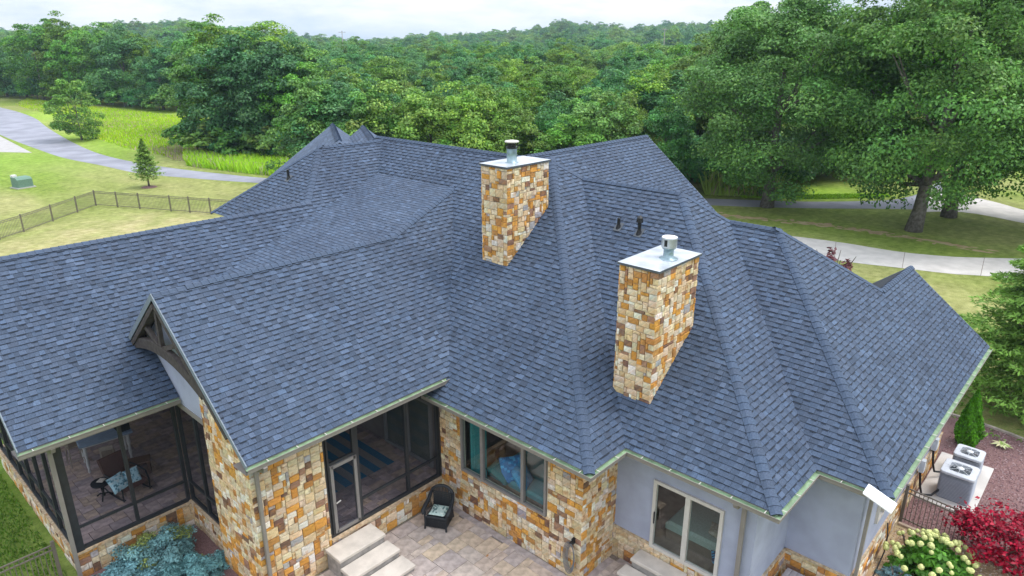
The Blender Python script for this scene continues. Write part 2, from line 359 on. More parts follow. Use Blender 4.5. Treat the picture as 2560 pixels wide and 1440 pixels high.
for nm, pl in planes.items():
    rng = random.Random(pl.seed)
    allp = [q for pc in pl.pieces for q in pc]
    smin, smax = min(q[0] for q in allp), max(q[0] for q in allp); tmin, tmax = min(q[1] for q in allp), max(q[1] for q in allp)
    i = math.floor(tmin / EXPO)
    while i * EXPO < tmax:
        t0 = i * EXPO; s = smin - rng.uniform(0, .4); up = rng.random() < .5
        while s < smax:
            w = rng.choice(WID) if up else rng.choice((.10, .13, .16, .19, .22))
            k = rng.random()
            col = tint(.96, 1.16, rng) if up else tint(.8, .98, rng)
            if k > .94: col = tint(1.22, 1.42, rng)
            if k < .1: col = tint(.68, .8, rng)
            quad = [(s, t0 - .036), (s + w, t0 - .036), (s + w, t0 + EXPO + .012), (s, t0 + EXPO + .012)]
            full = None
            for pc in pl.pieces:
                if up and abs(area2(clip(quad, pc))) > abs(area2(quad)) * .9999: full = pc
            if full is not None and t0 > .05:
                ctr = pl.at(s + w / 2, t0 + EXPO / 2); v = (Vector((0, 0, CAMH)) - ctr).normalized()
                cand.append((inview(ctr) * max(0, v.dot(pl.n)) * w, nm, s, t0, w, col, full))
            else:
                for pc in pl.pieces: tab(rows, pl, pc, s, s + w, t0, col, .017 if up else .009, up)
            s += w + (.004 if up else 0.002); up = not up if rng.random() < .9 else up
        i += 1
cand.sort(key=lambda c: -c[0])
tmeshes = {}
for sc_, nm, s, t0, w, col, pc in cand[300:]: tab(rows, planes[nm], pc, s, s + w, t0, col, .017, True)
flat = Plane('v', 0, 0, [], pitch=0)
for sc_, nm, s, t0, w, col, pc in cand[:300]:
    pl = planes[nm]; b = min(4, max(0, int((sum(col) / sum(BASE) - .8) / .17)))
    key = (w, b)
    if key not in tmeshes:
        mb = MB(); cc = tuple(x * (.9 + .17 * b) for x in BASE)
        tab(mb, flat, [(-1, -1), (1, -1), (1, 1), (-1, 1)], 0, w, 0, cc, .017, True); tmeshes[key] = mb.mesh('shingle', 'shingle')
    o = bpy.data.objects.new('shingle', tmeshes[key]); C.objects.link(o); o.parent = deck
    p = pl.at(s, t0)
    o.matrix_local = Matrix(((pl.sd.x, pl.td.x, pl.n.x, p.x), (pl.sd.y, pl.td.y, pl.n.y, p.y), (pl.sd.z, pl.td.z, pl.n.z, p.z), (0, 0, 0, 1)))
sh = hb(rows, 'shingles', 'shingle'); sh['kind'] = 'stuff'

# ---- ridge and hip caps
CAPL = .2
capc = []
def side(n, d, hint):
    s = Vector(n).cross(d).normalized(); return s if s.dot(Vector(hint)) > 0 else -s
NU, NV = Vector((-P8, 0, 1)), Vector((0, -P8, 1)); NUB, NVB = Vector((P8, 0, 1)), Vector((0, P8, 1)); NC = Vector((-q_, 0, 1))
def cap_mesh(d, sA, sB, vent, seed):
    rng = random.Random(seed); mb = MB(); lift = .03 if vent else .016; up = (-(sA + sB)).normalized()
    col = tint(.88, 1.08, rng); W = .155
    def prof(off, h):
        return [d * off + sA * W + up * h, d * off + sA * .045 + up * (h + .012), d * off + sB * .045 + up * (h + .012), d * off + sB * W + up * h]
    a, b = prof(0, lift + .015), prof(CAPL + .03, lift)        # a = lower/lapping end
    for k in range(3): mb.poly([a[k], a[k + 1], b[k + 1], b[k]] if (a[1] - a[0]).cross(b[0] - a[0]).dot(up) > 0 else [a[k], b[k], b[k + 1], a[k + 1]], col)
    dk = tuple(x * .22 for x in BASE)
    lo = prof(0, -.005)
    for k in range(3): mb.poly([a[k], a[k + 1], lo[k + 1], lo[k]], dk)
    lb = prof(CAPL + .03, -.005)
    mb.poly([a[0], b[0], lb[0], lo[0]], dk); mb.poly([a[3], b[3], lb[3], lo[3]], dk)
    return mb
def ridge(p, q, nA, hA, nB, hB, vent=False, start=0., seed=0):
    """caps from the lower/visible end p to q"""
    p, q = Vector(p), Vector(q); d = (q - p); L = d.length; d.normalize()
    sA, sB = side(nA, d, hA), side(nB, d, hB)
    variants = [cap_mesh(d, sA, sB, vent, seed * 10 + k) for k in range(3)]
    t = start; k = 0; rng = random.Random(seed)
    while t < L - .05:
        o = p + d * t; capc.append((inview(o), o, variants, rng.randrange(3), seed)); t += CAPL; k += 1
xh = (-1, 0, 0); xb = (1, 0, 0); yh = (0, -1, 0); yb = (0, 1, 0)
ridge((X1, Y1, ZR), A1, NU, xh, NV, yh, seed=1); ridge((X2, Y2, ZR), A2, NU, xh, NV, yh, seed=2); ridge((X3, Y3, ZR), A3, NU, xh, NV, yh, seed=3)
ridge(B12, A1, NV, yh, NUB, xb, seed=4); ridge(B23, A2, NV, yh, NUB, xb, seed=5)
ridge((2 * r3 - X3 - 5.43 + Y3, 5.43, z3 - P8 * (A3[1] - 5.43)), A3, NV, yh, NUB, xb, seed=6)
ridge(A2, B12, NU, xh, NUB, xb, True, seed=7); ridge(A3, B23, NU, xh, NUB, xb, True, seed=8)
ridge(A1, (r1, 25.05, z1), NU, xh, NUB, xb, True, seed=9)
ridge((r1 + .2, 16.7, z1), (26.95, 16.7, z1), NV, yh, NVB, yb, True, seed=10)
ridge((23.15, 5.43, ZR + P8 * (5.43 - Y3)), (26.47, 5.43, ZR + P8 * (5.43 - Y3)), NV, yh, NVB, yb, True, seed=11)
ridge((GX + .02, YFR, zfr), (GX + .85, YFR, zfr), NV, yh, NVB, yb, seed=12); ridge((GX + .85, YFR, zfr), (cx0, YFR, zfr), NV, yh, NVB, yb, True, seed=13)
ridge((cx0, YFR, zfr), (cxm, cyf, czm), NV, yh, NC, xh, seed=14)
ridge((LX + .02, YLR, zlr), (15.55 - dz, YLR, zlr), NV, yh, NVB, yb, True, seed=15)
ridge((15.55 - dz, YLR, zlr), A4, NU, xh, NV, yh, seed=16); ridge((ex4, ylr2 + 15.55 - ex4, ez4), A4, NU, xh, NVB, yb, seed=17)
ridge(A4, (vm, ylr2, zl2), NV, yh, NVB, yb, True, seed=18)
capc.sort(key=lambda c: -c[0]); rest = MB(); cm = {}
for k, (w_, o, var, vi, sd) in enumerate(capc):
    if k < 300:
        if (sd, vi) not in cm: cm[(sd, vi)] = var[vi].mesh('ridge_cap', 'shingle')
        ob = bpy.data.objects.new('ridge_cap', cm[(sd, vi)]); ob.location = o; C.objects.link(ob); ob.parent = deck
    else:
        b = len(rest.v); rest.v += [tuple(Vector(v) + o) for v in var[vi].v]; rest.f += [tuple(b + i for i in f) for f in var[vi].f]; rest.c += var[vi].c; rest.m += var[vi].m
rc = hb(rest, 'ridge_caps', 'shingle'); rc['kind'] = 'stuff'

# ---- gutters, fascia and soffit, swept along the eaves with mitred corners
def sweep(mb, path, prof, z, mi=0):
    n = len(path); offs = []
    for i in range(n):
        ds = []
        if i > 0: ds.append((Vector(path[i]) - Vector(path[i - 1])).normalized())
        if i < n - 1: ds.append((Vector(path[i + 1]) - Vector(path[i])).normalized())
        ns = [Vector((-d.y, d.x)) for d in ds]          # left of travel = outward here
        m = (ns[0] + ns[-1]); offs.append(m / m.dot(ns[0]) if len(ns) == 2 else ns[0])
    for (o0, h0), (o1, h1) in zip(prof[:-1], prof[1:]):
        for i in range(n - 1):
            P = lambda k, o, h: (path[k][0] + offs[k].x * o, path[k][1] + offs[k].y * o, z + h)
            mb.poly([P(i, o0, h0), P(i + 1, o0, h0), P(i + 1, o1, h1), P(i, o1, h1)], mi=mi)
gpaths = [([(26.45, 2.55), (15.27, 2.55), (15.27, 4.16), (13.0, 4.16), (13.0, 8.04), (11.5, 8.04), (11.5, 14.12)], 3.95),
          ([(12.27, 13.54), (5.94, 13.54)], 4.42), ([(6.38, 18.05), (2.6, 18.05)], 4.42)]
hang = MB(); hang.box(-.009, .009, -.06, .06, -.004, .004); hang_me = hang.mesh('gutter_hanger', 'whiteframe')
for gi, (pth, z) in enumerate(gpaths):
    pth = [Vector(p) for p in pth]
    g = MB()
    sweep(g, pth, [(.004, 0), (.004, -.02), (-.012, -.05), (-.02, -.125), (-.115, -.125)], z, 0)
    sweep(g, pth, [(-.012, -.002), (.004, 0)], z, 0)
    sweep(g, pth, [(-.125, -.01), (-.115, -.035), (-.03, -.05), (-.012, -.002)], z, 1)
    go = hb(g, 'gutter', ['taupe', 'sage'])
    f = MB(); sweep(f, pth, [(-.125, .012), (-.125, -.2), (-.78, -.2)], z, 0); hb(f, 'soffit', 'taupe')
    for a, b in zip(pth[:-1], pth[1:]):
        L = (b - a).length; d = (b - a) / L; k = .35
        while k < L - .1:
            p = a + d * k; nrm = Vector((-d.y, d.x))
            o = obj('gutter_hanger', hang_me, go, (p.x - nrm.x * .06, p.y - nrm.y * .06, z + .004), math.atan2(d.y, d.x)); k += .78
# ---- rake boards on the gable ends, with the arched timber truss of the porch gable
def rake(x, ya, za, yb_, zb, w=.013, dep=.17):
    rb = MB(); rb.faces([(x - w, ya, za), (x - w, yb_, zb), (x - w, yb_, zb - dep), (x - w, ya, za - dep), (x + w, ya, za), (x + w, yb_, zb), (x + w, yb_, zb - dep), (x + w, ya, za - dep)],
             [(0, 1, 2, 3), (4, 7, 6, 5), (0, 4, 5, 1), (2, 6, 7, 3), (0, 3, 7, 4), (1, 5, 6, 2)]); hb(rb, 'rake_board', 'rake')
rake(GX, YF, ZW + .02, YFR, zfr + .02); rake(GX, YFR, zfr + .02, ty, tz + .02); rake(LX, YL, ZW + .02, YLR, zlr + .02); rake(LX, YLR, zlr + .02, 27.1, ZW + .02)
rake(26.5, Y3, ZR + .01, 5.43, ZR + P8 * (5.43 - Y3) + .01); rake(26.5, 5.43, ZR + P8 * (5.43 - Y3) + .01, 8.2, ZR + .01); rake(27, 9.525, ZR + .01, 16.7, z1 + .01); rake(27, 16.7, z1 + .01, 23.9, ZR + .01)
truss = MB()
for a in range(12):
    f0, f1 = a / 12, (a + 1) / 12
    y0, y1_ = 20.0 - 4.35 * f0, 20.0 - 4.35 * f1
    arc = lambda f: 5.42 + .47 * math.sin(math.pi * min(1, f * 1.02)) ** .8
    for (zz, ww) in ((0, .3),):
        P = [(6.0, y0, arc(f0)), (6.0, y1_, arc(f1)), (6.0, y1_, arc(f1) + ww), (6.0, y0, arc(f0) + ww)]
        truss.faces(P + [(6.14, *p[1:]) for p in P], [(0, 3, 2, 1), (4, 5, 6, 7), (0, 1, 5, 4), (2, 3, 7, 6)])
truss_o = hb(truss, 'truss_arch', 'timber')
def beam(a, b, w=.14, name='truss_beam'):
    t = MB(); t.bar((6.07, *a), (6.07, *b), .13, w, up=(1, 0, 0)); hb(t, name, 'timber')
beam((17.7, zfr - .33), (19.9, zfr - .33 - 1.76), .22); beam((17.6, zfr - .33), (14.5, zfr - .33 - 2.48), .22)
beam((17.8, 6.1), (17.78, zfr - .4), .1); beam((17.9, 6.12), (18.75, 6.5), .1); beam((17.7, 6.12), (16.9, 6.45), .1)

# ================================================================ walls
def stucco_wall(name, axis, c, a0, a1, zt, z0=0., openings=(), m='stucco', th=.12, parent=None, top=None):
    """vertical sheet with thickness; axis 'x': plane x=c, runs along y. openings = (a0,a1,z0,z1)"""
    mb = MB(); S = sorted({a0, a1, *[o[0] for o in openings], *[o[1] for o in openings]}); Z = sorted({z0, zt, *[o[2] for o in openings], *[o[3] for o in openings]})
    for i in range(len(S) - 1):
        for j in range(len(Z) - 1):
            ms, mz = (S[i] + S[i + 1]) / 2, (Z[j] + Z[j + 1]) / 2
            if any(o[0] < ms < o[1] and o[2] < mz < o[3] for o in openings): continue
            if axis == 'x': mb.box(c, c + th, S[i], S[i + 1], Z[j], Z[j + 1])
            else: mb.box(S[i], S[i + 1], c, c + th, Z[j], Z[j + 1])
    o = hb(mb, name, m); return o
PAL = [((.61, .50, .355), 31), ((.57, .43, .26), 23), ((.66, .62, .54), 10), ((.56, .275, .065), 17), ((.42, .21, .07), 9), ((.18, .105, .075), 6), ((.29, .17, .115), 5), ((.34, .32, .33), 3)]
POOL = [c for c, w in PAL for _ in range(w)]
stones = []      # (score, centre, verts, faces, colour, parent)
def stonework(axis, c, out, a0, a1, z0, z1, parent, cell=.083, openings=(), region=None, seed=0, big=1., depth=.03):
    """coursed random ashlar on the plane axis=c; out = -1 towards the camera side. Joints stay open down to the mortar behind."""
    rng = random.Random(seed); nx, nz_ = max(1, round((a1 - a0) / cell)), max(1, round((z1 - z0) / cell)); cw, ch = (a1 - a0) / nx, (z1 - z0) / nz_
    occ = [[False] * nz_ for _ in range(nx)]
    for j in range(nz_):
        for i in range(nx):
            ms, mz = a0 + (i + .5) * cw, z0 + (j + .5) * ch
            if any(o[0] < ms < o[1] and o[2] < mz < o[3] for o in openings): occ[i][j] = True
    for j in range(nz_):
        for i in range(nx):
            if occ[i][j]: continue
            w = rng.choice((2, 2, 3, 3, 3, 4, 4)); h = rng.choice((1, 2, 2, 2, 2, 3))
            if h == 1 and w > 4: w = 4
            k = 0
            while k < w and i + k < nx and not occ[i + k][j]: k += 1
            w = k; hh = 1
            while hh < h and j + hh < nz_ and not any(occ[i + k][j + hh] for k in range(w)): hh += 1
            for k in range(w):
                for m in range(hh): occ[i + k][j + m] = True
            g = .0065
            q = [(a0 + i * cw + g + rng.uniform(0, .004), z0 + j * ch + g + rng.uniform(0, .004)), (a0 + (i + w) * cw - g - rng.uniform(0, .004), z0 + j * ch + g + rng.uniform(0, .004)),
                 (a0 + (i + w) * cw - g - rng.uniform(0, .004), z0 + (j + hh) * ch - g - rng.uniform(0, .004)), (a0 + i * cw + g + rng.uniform(0, .004), z0 + (j + hh) * ch - g - rng.uniform(0, .004))]
            if region: q = clip(q, region)
            if len(q) < 3 or area2(q) < 1e-3: continue
            mx_, mz_ = sum(p[0] for p in q) / len(q), sum(p[1] for p in q) / len(q)
            d0 = depth + rng.uniform(-.008, .014)
            def P(a, z, d): return (c + out * d, a, z) if axis == 'x' else (a, c + out * d, z)
            n = len(q); ins = [(p[0] + (mx_ - p[0]) * .06 + (.004 if p[0] < mx_ else -.004), p[1] + (mz_ - p[1]) * .07 + (.004 if p[1] < mz_ else -.004)) for p in q]
            vs = [P(*p, 0) for p in q] + [P(*p, d0 - .008) for p in q] + [P(*p, d0 + rng.uniform(-.003, .005)) for p in ins]
            fl = (axis == 'x') == (out < 0)
            fs = [(k, (k + 1) % n, n + (k + 1) % n, n + k) for k in range(n)] + [(n + k, n + (k + 1) % n, 2 * n + (k + 1) % n, 2 * n + k) for k in range(n)] + [tuple(range(2 * n, 3 * n))]
            col = rng.choice(POOL); kk = rng.uniform(.86, 1.14); col = tuple(min(.8, x * kk * rng.uniform(.95, 1.05)) for x in col)
            ctr = Vector(P(mx_, mz_, d0)); nv = Vector((out, 0, 0)) if axis == 'x' else Vector((0, out, 0))
            v = (Vector((0, 0, CAMH)) - ctr).normalized()
            stones.append((inview(ctr) * max(0, v.dot(nv)) * area2(q), ctr, vs, fs, col, parent))
def back(name, axis, c, a0, a1, z0, z1, openings=(), th=.14): return stucco_wall(name, axis, c, a0, a1, z1, z0, openings, m='mortar', th=th)

WX1, WX2, WX3, WY1, WY2, WY3 = 12.24, 13.74, 15.98, 8.78, 4.9, 3.28
FL = .85                     # floor level of the house above the patio
win = (9.94, 13.22, 1.5, 3.45); slide = (5.68, 7.6, .95, 3.02)
w_st = back('stone_wall', 'x', WX1, WY1, 14.15, 0, 3.78, [win])
stonework('x', WX1, -1, WY1 - .03, 14.15, 0, 3.76, w_st, openings=[win], seed=21)
w_st2 = back('stone_wall', 'y', WY1, WX1 + .14, WX2, 0, 3.78)
stonework('y', WY1, -1, WX1 - .03, WX2 + .02, 0, 3.76, w_st2, seed=22)
stucco_wall('stucco_wall', 'x', WX2, WY2, WY1, 3.78, 1.02, [(slide[0], slide[1], slide[2] + .07, slide[3])])
kb = back('stone_base', 'x', WX2, WY2, WY1, 0, .98, [(slide[0], slide[1], .95, .98)]); stonework('x', WX2, -1, WY2 - .03, WY1, 0, .96, kb, seed=23, cell=.1)
stucco_wall('stucco_wall', 'y', WY2, WX2 + .12, WX3, 3.78, 1.02)
kb2 = back('stone_base', 'y', WY2, WX2 + .14, WX3, 0, .98); stonework('y', WY2, -1, WX2 - .03, WX3, 0, .96, kb2, seed=24, cell=.1)
stucco_wall('stucco_wall', 'x', WX3, WY3, WY2, 3.78, 1.02)
kb3 = back('stone_base', 'x', WX3, WY3, WY2, 0, .98); stonework('x', WX3, -1, WY3 - .03, WY2, 0, .96, kb3, seed=25, cell=.1)
stucco_wall('stucco_wall', 'y', WY3, WX3 + .12, 25.3, 3.78, 1.02, [(17.6, 18.2, 1.7, 3.2)])
kb4 = back('stone_base', 'y', WY3, WX3 + .14, 25.3, 0, .98); stonework('y', WY3, -1, WX3 - .03, 25.3, 0, .96, kb4, seed=26, cell=.11)
sill = MB()
for a in ((WX2 - .05, WX2 + .02, WY2, WY1 - .02), (WX3 - .05, WX3 + .02, WY3, WY2 - .05)): sill.box(*a, .965, 1.03, (.45, .36, .25))
for a in ((WX2 - .05, WX3 - .05, WY2 - .05, WY2 + .02), (WX3 - .05, 25.3, WY3 - .05, WY3 + .02)): sill.box(*a, .965, 1.03, (.45, .36, .25))
hb(sill, 'stone_ledge', 'stone')
# gable pillar of the porch
pr_ = lambda y: ZW + P8 * (y - YF) - .2
px0, px1, py0, py1 = 6.24, 8.22, 14.18, 16.36
pw = back('stone_pillar', 'y', py0, px0, px1, 0, 4.25); stonework('y', py0, -1, px0 - .03, px1, 0, 4.22, pw, seed=27, cell=.092, big=1)
pb = MB(); pb.faces([(px0, py0 + .14, 0), (px0, py1, 0), (px0, py1, pr_(py1)), (px0, py0 + .14, pr_(py0)), (px0 + .2, py0 + .14, 0), (px0 + .2, py1, 0), (px0 + .2, py1, pr_(py1)), (px0 + .2, py0 + .14, pr_(py0))],
                    [(0, 3, 2, 1), (4, 5, 6, 7), (2, 3, 7, 6), (1, 2, 6, 5), (0, 4, 7, 3)])
pwo = hb(pb, 'stone_pillar', 'mortar')
stonework('x', px0, -1, py0 - .03, py1, 0, 6.4, pwo, seed=28, cell=.092, region=[(py0 - .1, 0), (py1, 0), (py1, 5.75), (py0 + 1.1, pr_(py0 + 1.0) - .1), (py0 - .1, pr_(py0) - .12)])
stonework('y', py1, 1, px0 - .03, px0 + .25, 0, 5.6, pwo, seed=29, cell=.092)
# stucco of the porch gable, above the side screen
gm = MB(); gz = 4.15
gm.faces([(6.42, py1, gz), (6.42, 19.9, gz), (6.42, 19.9, tz - .15), (6.42, YFR, zfr - .12), (6.42, py1, zfr - .12 - P8 * (YFR - py1)), (6.55, py1, gz), (6.55, 19.9, gz), (6.55, 19.9, tz - .15), (6.55, YFR, zfr - .12), (6.55, py1, zfr - .12 - P8 * (YFR - py1))],
         [(0, 4, 3, 2, 1), (5, 6, 7, 8, 9), (0, 1, 6, 5), (0, 5, 9, 4)])
hb(gm, 'gable_wall', 'stucco')
# knee walls under the screens
def knee(axis, c, a0, a1, z1, seed, cell=.095):
    w = back('stone_base', axis, c, a0, a1, 0, z1 - .06, th=.16); stonework(axis, c, -1, a0, a1, 0, z1 - .065, w, seed=seed, cell=cell)
    t = MB()
    if axis == 'x': t.box(c - .07, c + .16, a0, a1, z1 - .06, z1, (.46, .35, .24))
    else: t.box(a0, a1, c - .07, c + .16, z1 - .06, z1, (.46, .35, .24))
    hb(t, 'stone_ledge', 'stone')
knee('y', 14.18, px1, WX1, .8, 31); knee('x', 6.42, py1, 18.7, .86, 32); knee('y', 18.7, 3.36, 6.42, .82, 33); knee('x', 3.36, 18.7, 26.4, .82, 34)
# hidden walls that close the house
cl = MB(); cl.box(25.2, 25.32, WY3, 27, 0, 3.8); cl.box(12.6, 25.3, 27.3, 27.42, 0, 5.0); cl.box(12.62, 12.74, 23.4, 27.3, 0, 6.9); cl.box(24.8, 26.4, 10.2, 10.3, 0, 4); cl.faces([(26.4, 10.3, 0), (26.4, 23.1, 0), (26.4, 23.1, 4.3), (26.4, 16.7, 9.4), (26.4, 10.3, 4.3)], [(0, 1, 2, 3, 4)]); cl.box(25.3, 26.0, 3.4, 7.6, 0, 4)
hb(cl, 'stucco_wall', 'stucco')
inn = MB()
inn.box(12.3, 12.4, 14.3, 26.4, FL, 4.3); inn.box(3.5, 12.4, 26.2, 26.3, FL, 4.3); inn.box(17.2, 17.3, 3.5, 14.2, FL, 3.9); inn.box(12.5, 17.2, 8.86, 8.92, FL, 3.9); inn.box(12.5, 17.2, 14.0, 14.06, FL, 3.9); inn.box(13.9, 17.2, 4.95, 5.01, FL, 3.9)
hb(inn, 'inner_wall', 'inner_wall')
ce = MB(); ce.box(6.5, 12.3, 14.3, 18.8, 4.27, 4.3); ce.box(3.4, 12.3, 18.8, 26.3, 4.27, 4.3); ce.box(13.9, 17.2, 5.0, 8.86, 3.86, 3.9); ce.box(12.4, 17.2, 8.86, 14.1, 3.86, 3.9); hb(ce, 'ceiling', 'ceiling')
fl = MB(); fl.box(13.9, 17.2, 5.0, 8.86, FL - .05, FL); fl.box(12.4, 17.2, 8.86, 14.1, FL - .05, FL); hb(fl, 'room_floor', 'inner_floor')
# ---- chimneys
def chimney(x0, x1, y0, y1, z0, zt, seed):
    b = MB(); b.box(x0 + .02, x1, y0 + .02, y1, z0, zt - .005); ch = hb(b, 'chimney', 'mortar')
    stonework('x', x0 + .02, -1, y0 - .012, y1, z0, zt - .01, ch, seed=seed, cell=.082); stonework('y', y0 + .02, -1, x0 - .012, x1, z0, zt - .01, ch, seed=seed + 1, cell=.082)
    stonework('x', x1, 1, y0, y1, z0 + 1.2, zt - .01, ch, seed=seed + 2, cell=.11); stonework('y', y1, 1, x0, x1, z0, zt - .01, ch, seed=seed + 3, cell=.11)
    c = MB(); e = .055
    c.box(x0 - e, x1 + e, y0 - e, y1 + e, zt - .004, zt + .055, mi=1)
    xm, ym = (x0 + x1) / 2, (y0 + y1) / 2; zt2 = zt + .056
    R = [(x0 - e, y0 - e), (x1 + e, y0 - e), (x1 + e, y1 + e), (x0 - e, y1 + e)]
    for k in range(4): c.poly([(*R[k], zt2), (*R[(k + 1) % 4], zt2), (xm, ym, zt2 + .03)], mi=0)
    co = c.build('chimney_cap', ['cap', 'capedge'], ch)
    fl_ = MB(); f = .07                                    # step flashing where the stone meets the shingles
    return ch
ch1 = chimney(15.3, 17.25, 14.22, 15.3, 6.6, 9.99, 41); ch2 = chimney(14.12, 16.1, 8.16, 9.26, 4.3, 8.34, 51)
def flue(par, x, y, z, prof, name, m, top=None):
    b = MB(); b.lathe(prof, 24); o = b.build(name, m, par, True, loc=(x, y, z)); return o
f1 = flue(ch1, 15.95, 14.62, 10.05, [(.21, 0), (.2, .02), (.155, .03), (.155, .40), (.165, .41), (.165, .44), (.15, .45)], 'flue', 'galv')
b = MB(); b.lathe([(.05, .44), (.2, .46), (.2, .49), (.05, .5)], 24)
for k in range(10):
    a = k * math.pi / 5; b.bar((.19 * math.cos(a), .19 * math.sin(a), .46), (.19 * math.cos(a), .19 * math.sin(a), .64), .015)
b.lathe([(.12, .5), (.12, .62)], 16)
b.build('flue_cage', 'black', ch1, loc=(15.95, 14.62, 10.05))
b = MB(); b.lathe([(.215, .63), (.225, .65), (.21, .675), (.06, .7)], 24); b.build('flue_lid', 'whiteframe', ch1, True, loc=(15.95, 14.62, 10.05))
flue(ch2, 15.12, 8.5, 8.4, [(.24, 0), (.235, .025), (.13, .03), (.13, .26), (.17, .28), (.175, .33)], 'flue', 'galv')
b = MB(); b.lathe([(.185, .31), (.195, .33), (.195, .52), (.2, .53), (.2, .56), (.185, .575)], 28); b.build('flue_head', 'cap', ch2, True, loc=(15.12, 8.5, 8.4))
b = MB(); b.box(-.197, -.175, -.05, .03, .36, .53); b.build('flue_slot', 'black', ch2, loc=(15.12, 8.5, 8.4))
b = MB(); b.lathe([(.19, .576), (.05, .583)], 28); b.build('flue_lid', 'white', ch2, loc=(15.12, 8.5, 8.4))
# ---- flue pipes standing in the roof
def roof_pipe(x, y, z, h, r, hood):
    o = MB(); o.lathe([(r, -.1), (r, h), (r * .8, h + .01)], 16); p = hb(o, 'vent_pipe', 'black'); p.location = (x, y, z)
    b = MB(); b.lathe([(r * 1.9, -.06), (r * 1.15, .1)], 16); b.build('pipe_boot', 'black', p)
    f = MB(); f.faces([(-.13, -.13, -.084), (-.13, .13, -.084), (.13, .13, .124), (.13, -.13, .124)], [(0, 1, 2, 3)]); f.build('flashing', 'capedge', p)
    if hood: b = MB(); b.lathe([(r * 1.05, h - .1), (r * 2, h - .09), (r * 1.7, h + .05), (r * .5, h + .12)], 16); b.build('pipe_hood', 'black', p)
roof_pipe(18.15, 12.05, 8.03, .3, .05, False); roof_pipe(18.1, 11.25, 7.99, .44, .055, True); roof_pipe(14.15, 24.81, 8.53, .36, .05, False)
p2b_here = True
# flush individual stones: the 300 that show largest are parts of their own, the rest one mass
stones.sort(key=lambda s: -s[0]); sm = MB()
for k, (sc_, ctr, vs, fs, col, par) in enumerate(stones):
    if k < 300:
        mb = MB(); mb.faces([Vector(v) - ctr for v in vs], fs, col); o = mb.build('stone', 'stone', par, loc=ctr)
    else: sm.faces(vs, fs, col)
so = hb(sm, 'stones', 'stone'); so['kind'] = 'stuff'
# ---- windows, doors, screens
def vplane(axis, c):
    return (lambda a, z, d=0: (c + d, a, z)) if axis == 'x' else (lambda a, z, d=0: (a, c + d, z))
def bars(mb, axis, c, segs, w, dep, mi=0):
    """bars in the plane of a wall: segs = (a0,z0,a1,z1)"""
    for a0, z0, a1, z1 in segs:
        if a0 == a1: r = (a0 - w / 2, a0 + w / 2, min(z0, z1), max(z0, z1))
        else: r = (min(a0, a1), max(a0, a1), z0 - w / 2, z0 + w / 2)
        if axis == 'x': mb.box(c - dep / 2, c + dep / 2, r[0], r[1], r[2], r[3], mi=mi)
        else: mb.box(r[0], r[1], c - dep / 2, c + dep / 2, r[2], r[3], mi=mi)
def pane(axis, c, a0, a1, z0, z1, m, name, par):
    P = vplane(axis, c); mb = MB(); mb.poly([P(a0, z0), P(a1, z0), P(a1, z1), P(a0, z1)]); return mb.build(name, m, par)
def window(axis, c, a0, a1, z0, z1, splits, m, name='window', w=.07):
    mb = MB(); e = w / 2
    bars(mb, axis, c, [(a0, z0 + e, a1, z0 + e), (a0, z1 - e, a1, z1 - e)], w, .1)
    bars(mb, axis, c, [(a0 + e, z0 + w, a0 + e, z1 - w), (a1 - e, z0 + w, a1 - e, z1 - w)], w, .1)
    for s in splits: bars(mb, axis, c, [(s, z0 + w, s, z1 - w)], w * 1.5, .11)
    o = hb(mb, name, m); E_ = [a0 + w] + sorted(splits) + [a1 - w]
    for a, b in zip(E_[:-1], E_[1:]):
        pane(axis, c + .02, a, b, z0 + w, z1 - w, 'glass', 'pane', o)
    return o
window('x', WX1 - .02, win[0], win[1], win[2], win[3], [10.78, 12.34], 'greyframe')
sd_ = window('x', WX2 - .02, slide[0], slide[1], slide[2], slide[3], [6.62], 'whiteframe', 'sliding_door', .09)
b = MB(); b.bar((WX2 - .1, 7.5, 1.75), (WX2 - .1, 7.5, 2.1), .03); b.build('handle', 'bronze', sd_)
window('y', WY3 - .02, 17.6, 18.2, 1.7, 3.2, [], 'whiteframe')
def screen_wall(axis, c, a0, a1, z0, z1, posts, rails, pw_=.09):
    mb = MB(); e = pw_ / 2
    bars(mb, axis, c, [(a0, z0 + e, a1, z0 + e), (a0, z1 - e, a1, z1 - e)], pw_, .09)
    for p in [a0 + e, a1 - e] + posts: bars(mb, axis, c, [(p, z0 + pw_, p, z1 - pw_)], pw_, .09)
    for (r0, r1, rz) in rails: bars(mb, axis, c, [(r0, rz, r1, rz)], .06, .07)
    o = hb(mb, 'screen_frame', 'bronze')
    E_ = [a0 + pw_] + sorted(posts) + [a1 - pw_]
    for k, (a, b) in enumerate(zip(E_[:-1], E_[1:])): pane(axis, c + .012, a, b, z0 + pw_, z1 - pw_, 'screen', 'screen_panel', o)
    return o
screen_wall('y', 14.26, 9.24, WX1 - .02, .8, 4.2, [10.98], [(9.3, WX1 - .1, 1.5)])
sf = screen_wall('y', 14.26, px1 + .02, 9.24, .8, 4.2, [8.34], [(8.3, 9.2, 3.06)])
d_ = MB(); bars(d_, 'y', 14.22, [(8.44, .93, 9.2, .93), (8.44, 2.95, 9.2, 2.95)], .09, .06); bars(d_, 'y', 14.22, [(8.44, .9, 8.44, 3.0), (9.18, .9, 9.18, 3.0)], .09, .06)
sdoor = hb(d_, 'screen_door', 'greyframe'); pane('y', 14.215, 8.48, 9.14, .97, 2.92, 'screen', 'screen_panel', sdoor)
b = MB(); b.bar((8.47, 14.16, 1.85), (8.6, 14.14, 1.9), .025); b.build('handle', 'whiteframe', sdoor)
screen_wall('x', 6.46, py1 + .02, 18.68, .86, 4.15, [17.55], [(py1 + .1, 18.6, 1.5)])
screen_wall('y', 18.74, 3.4, 6.4, .82, 4.18, [4.95], [(3.45, 6.36, 1.5)])
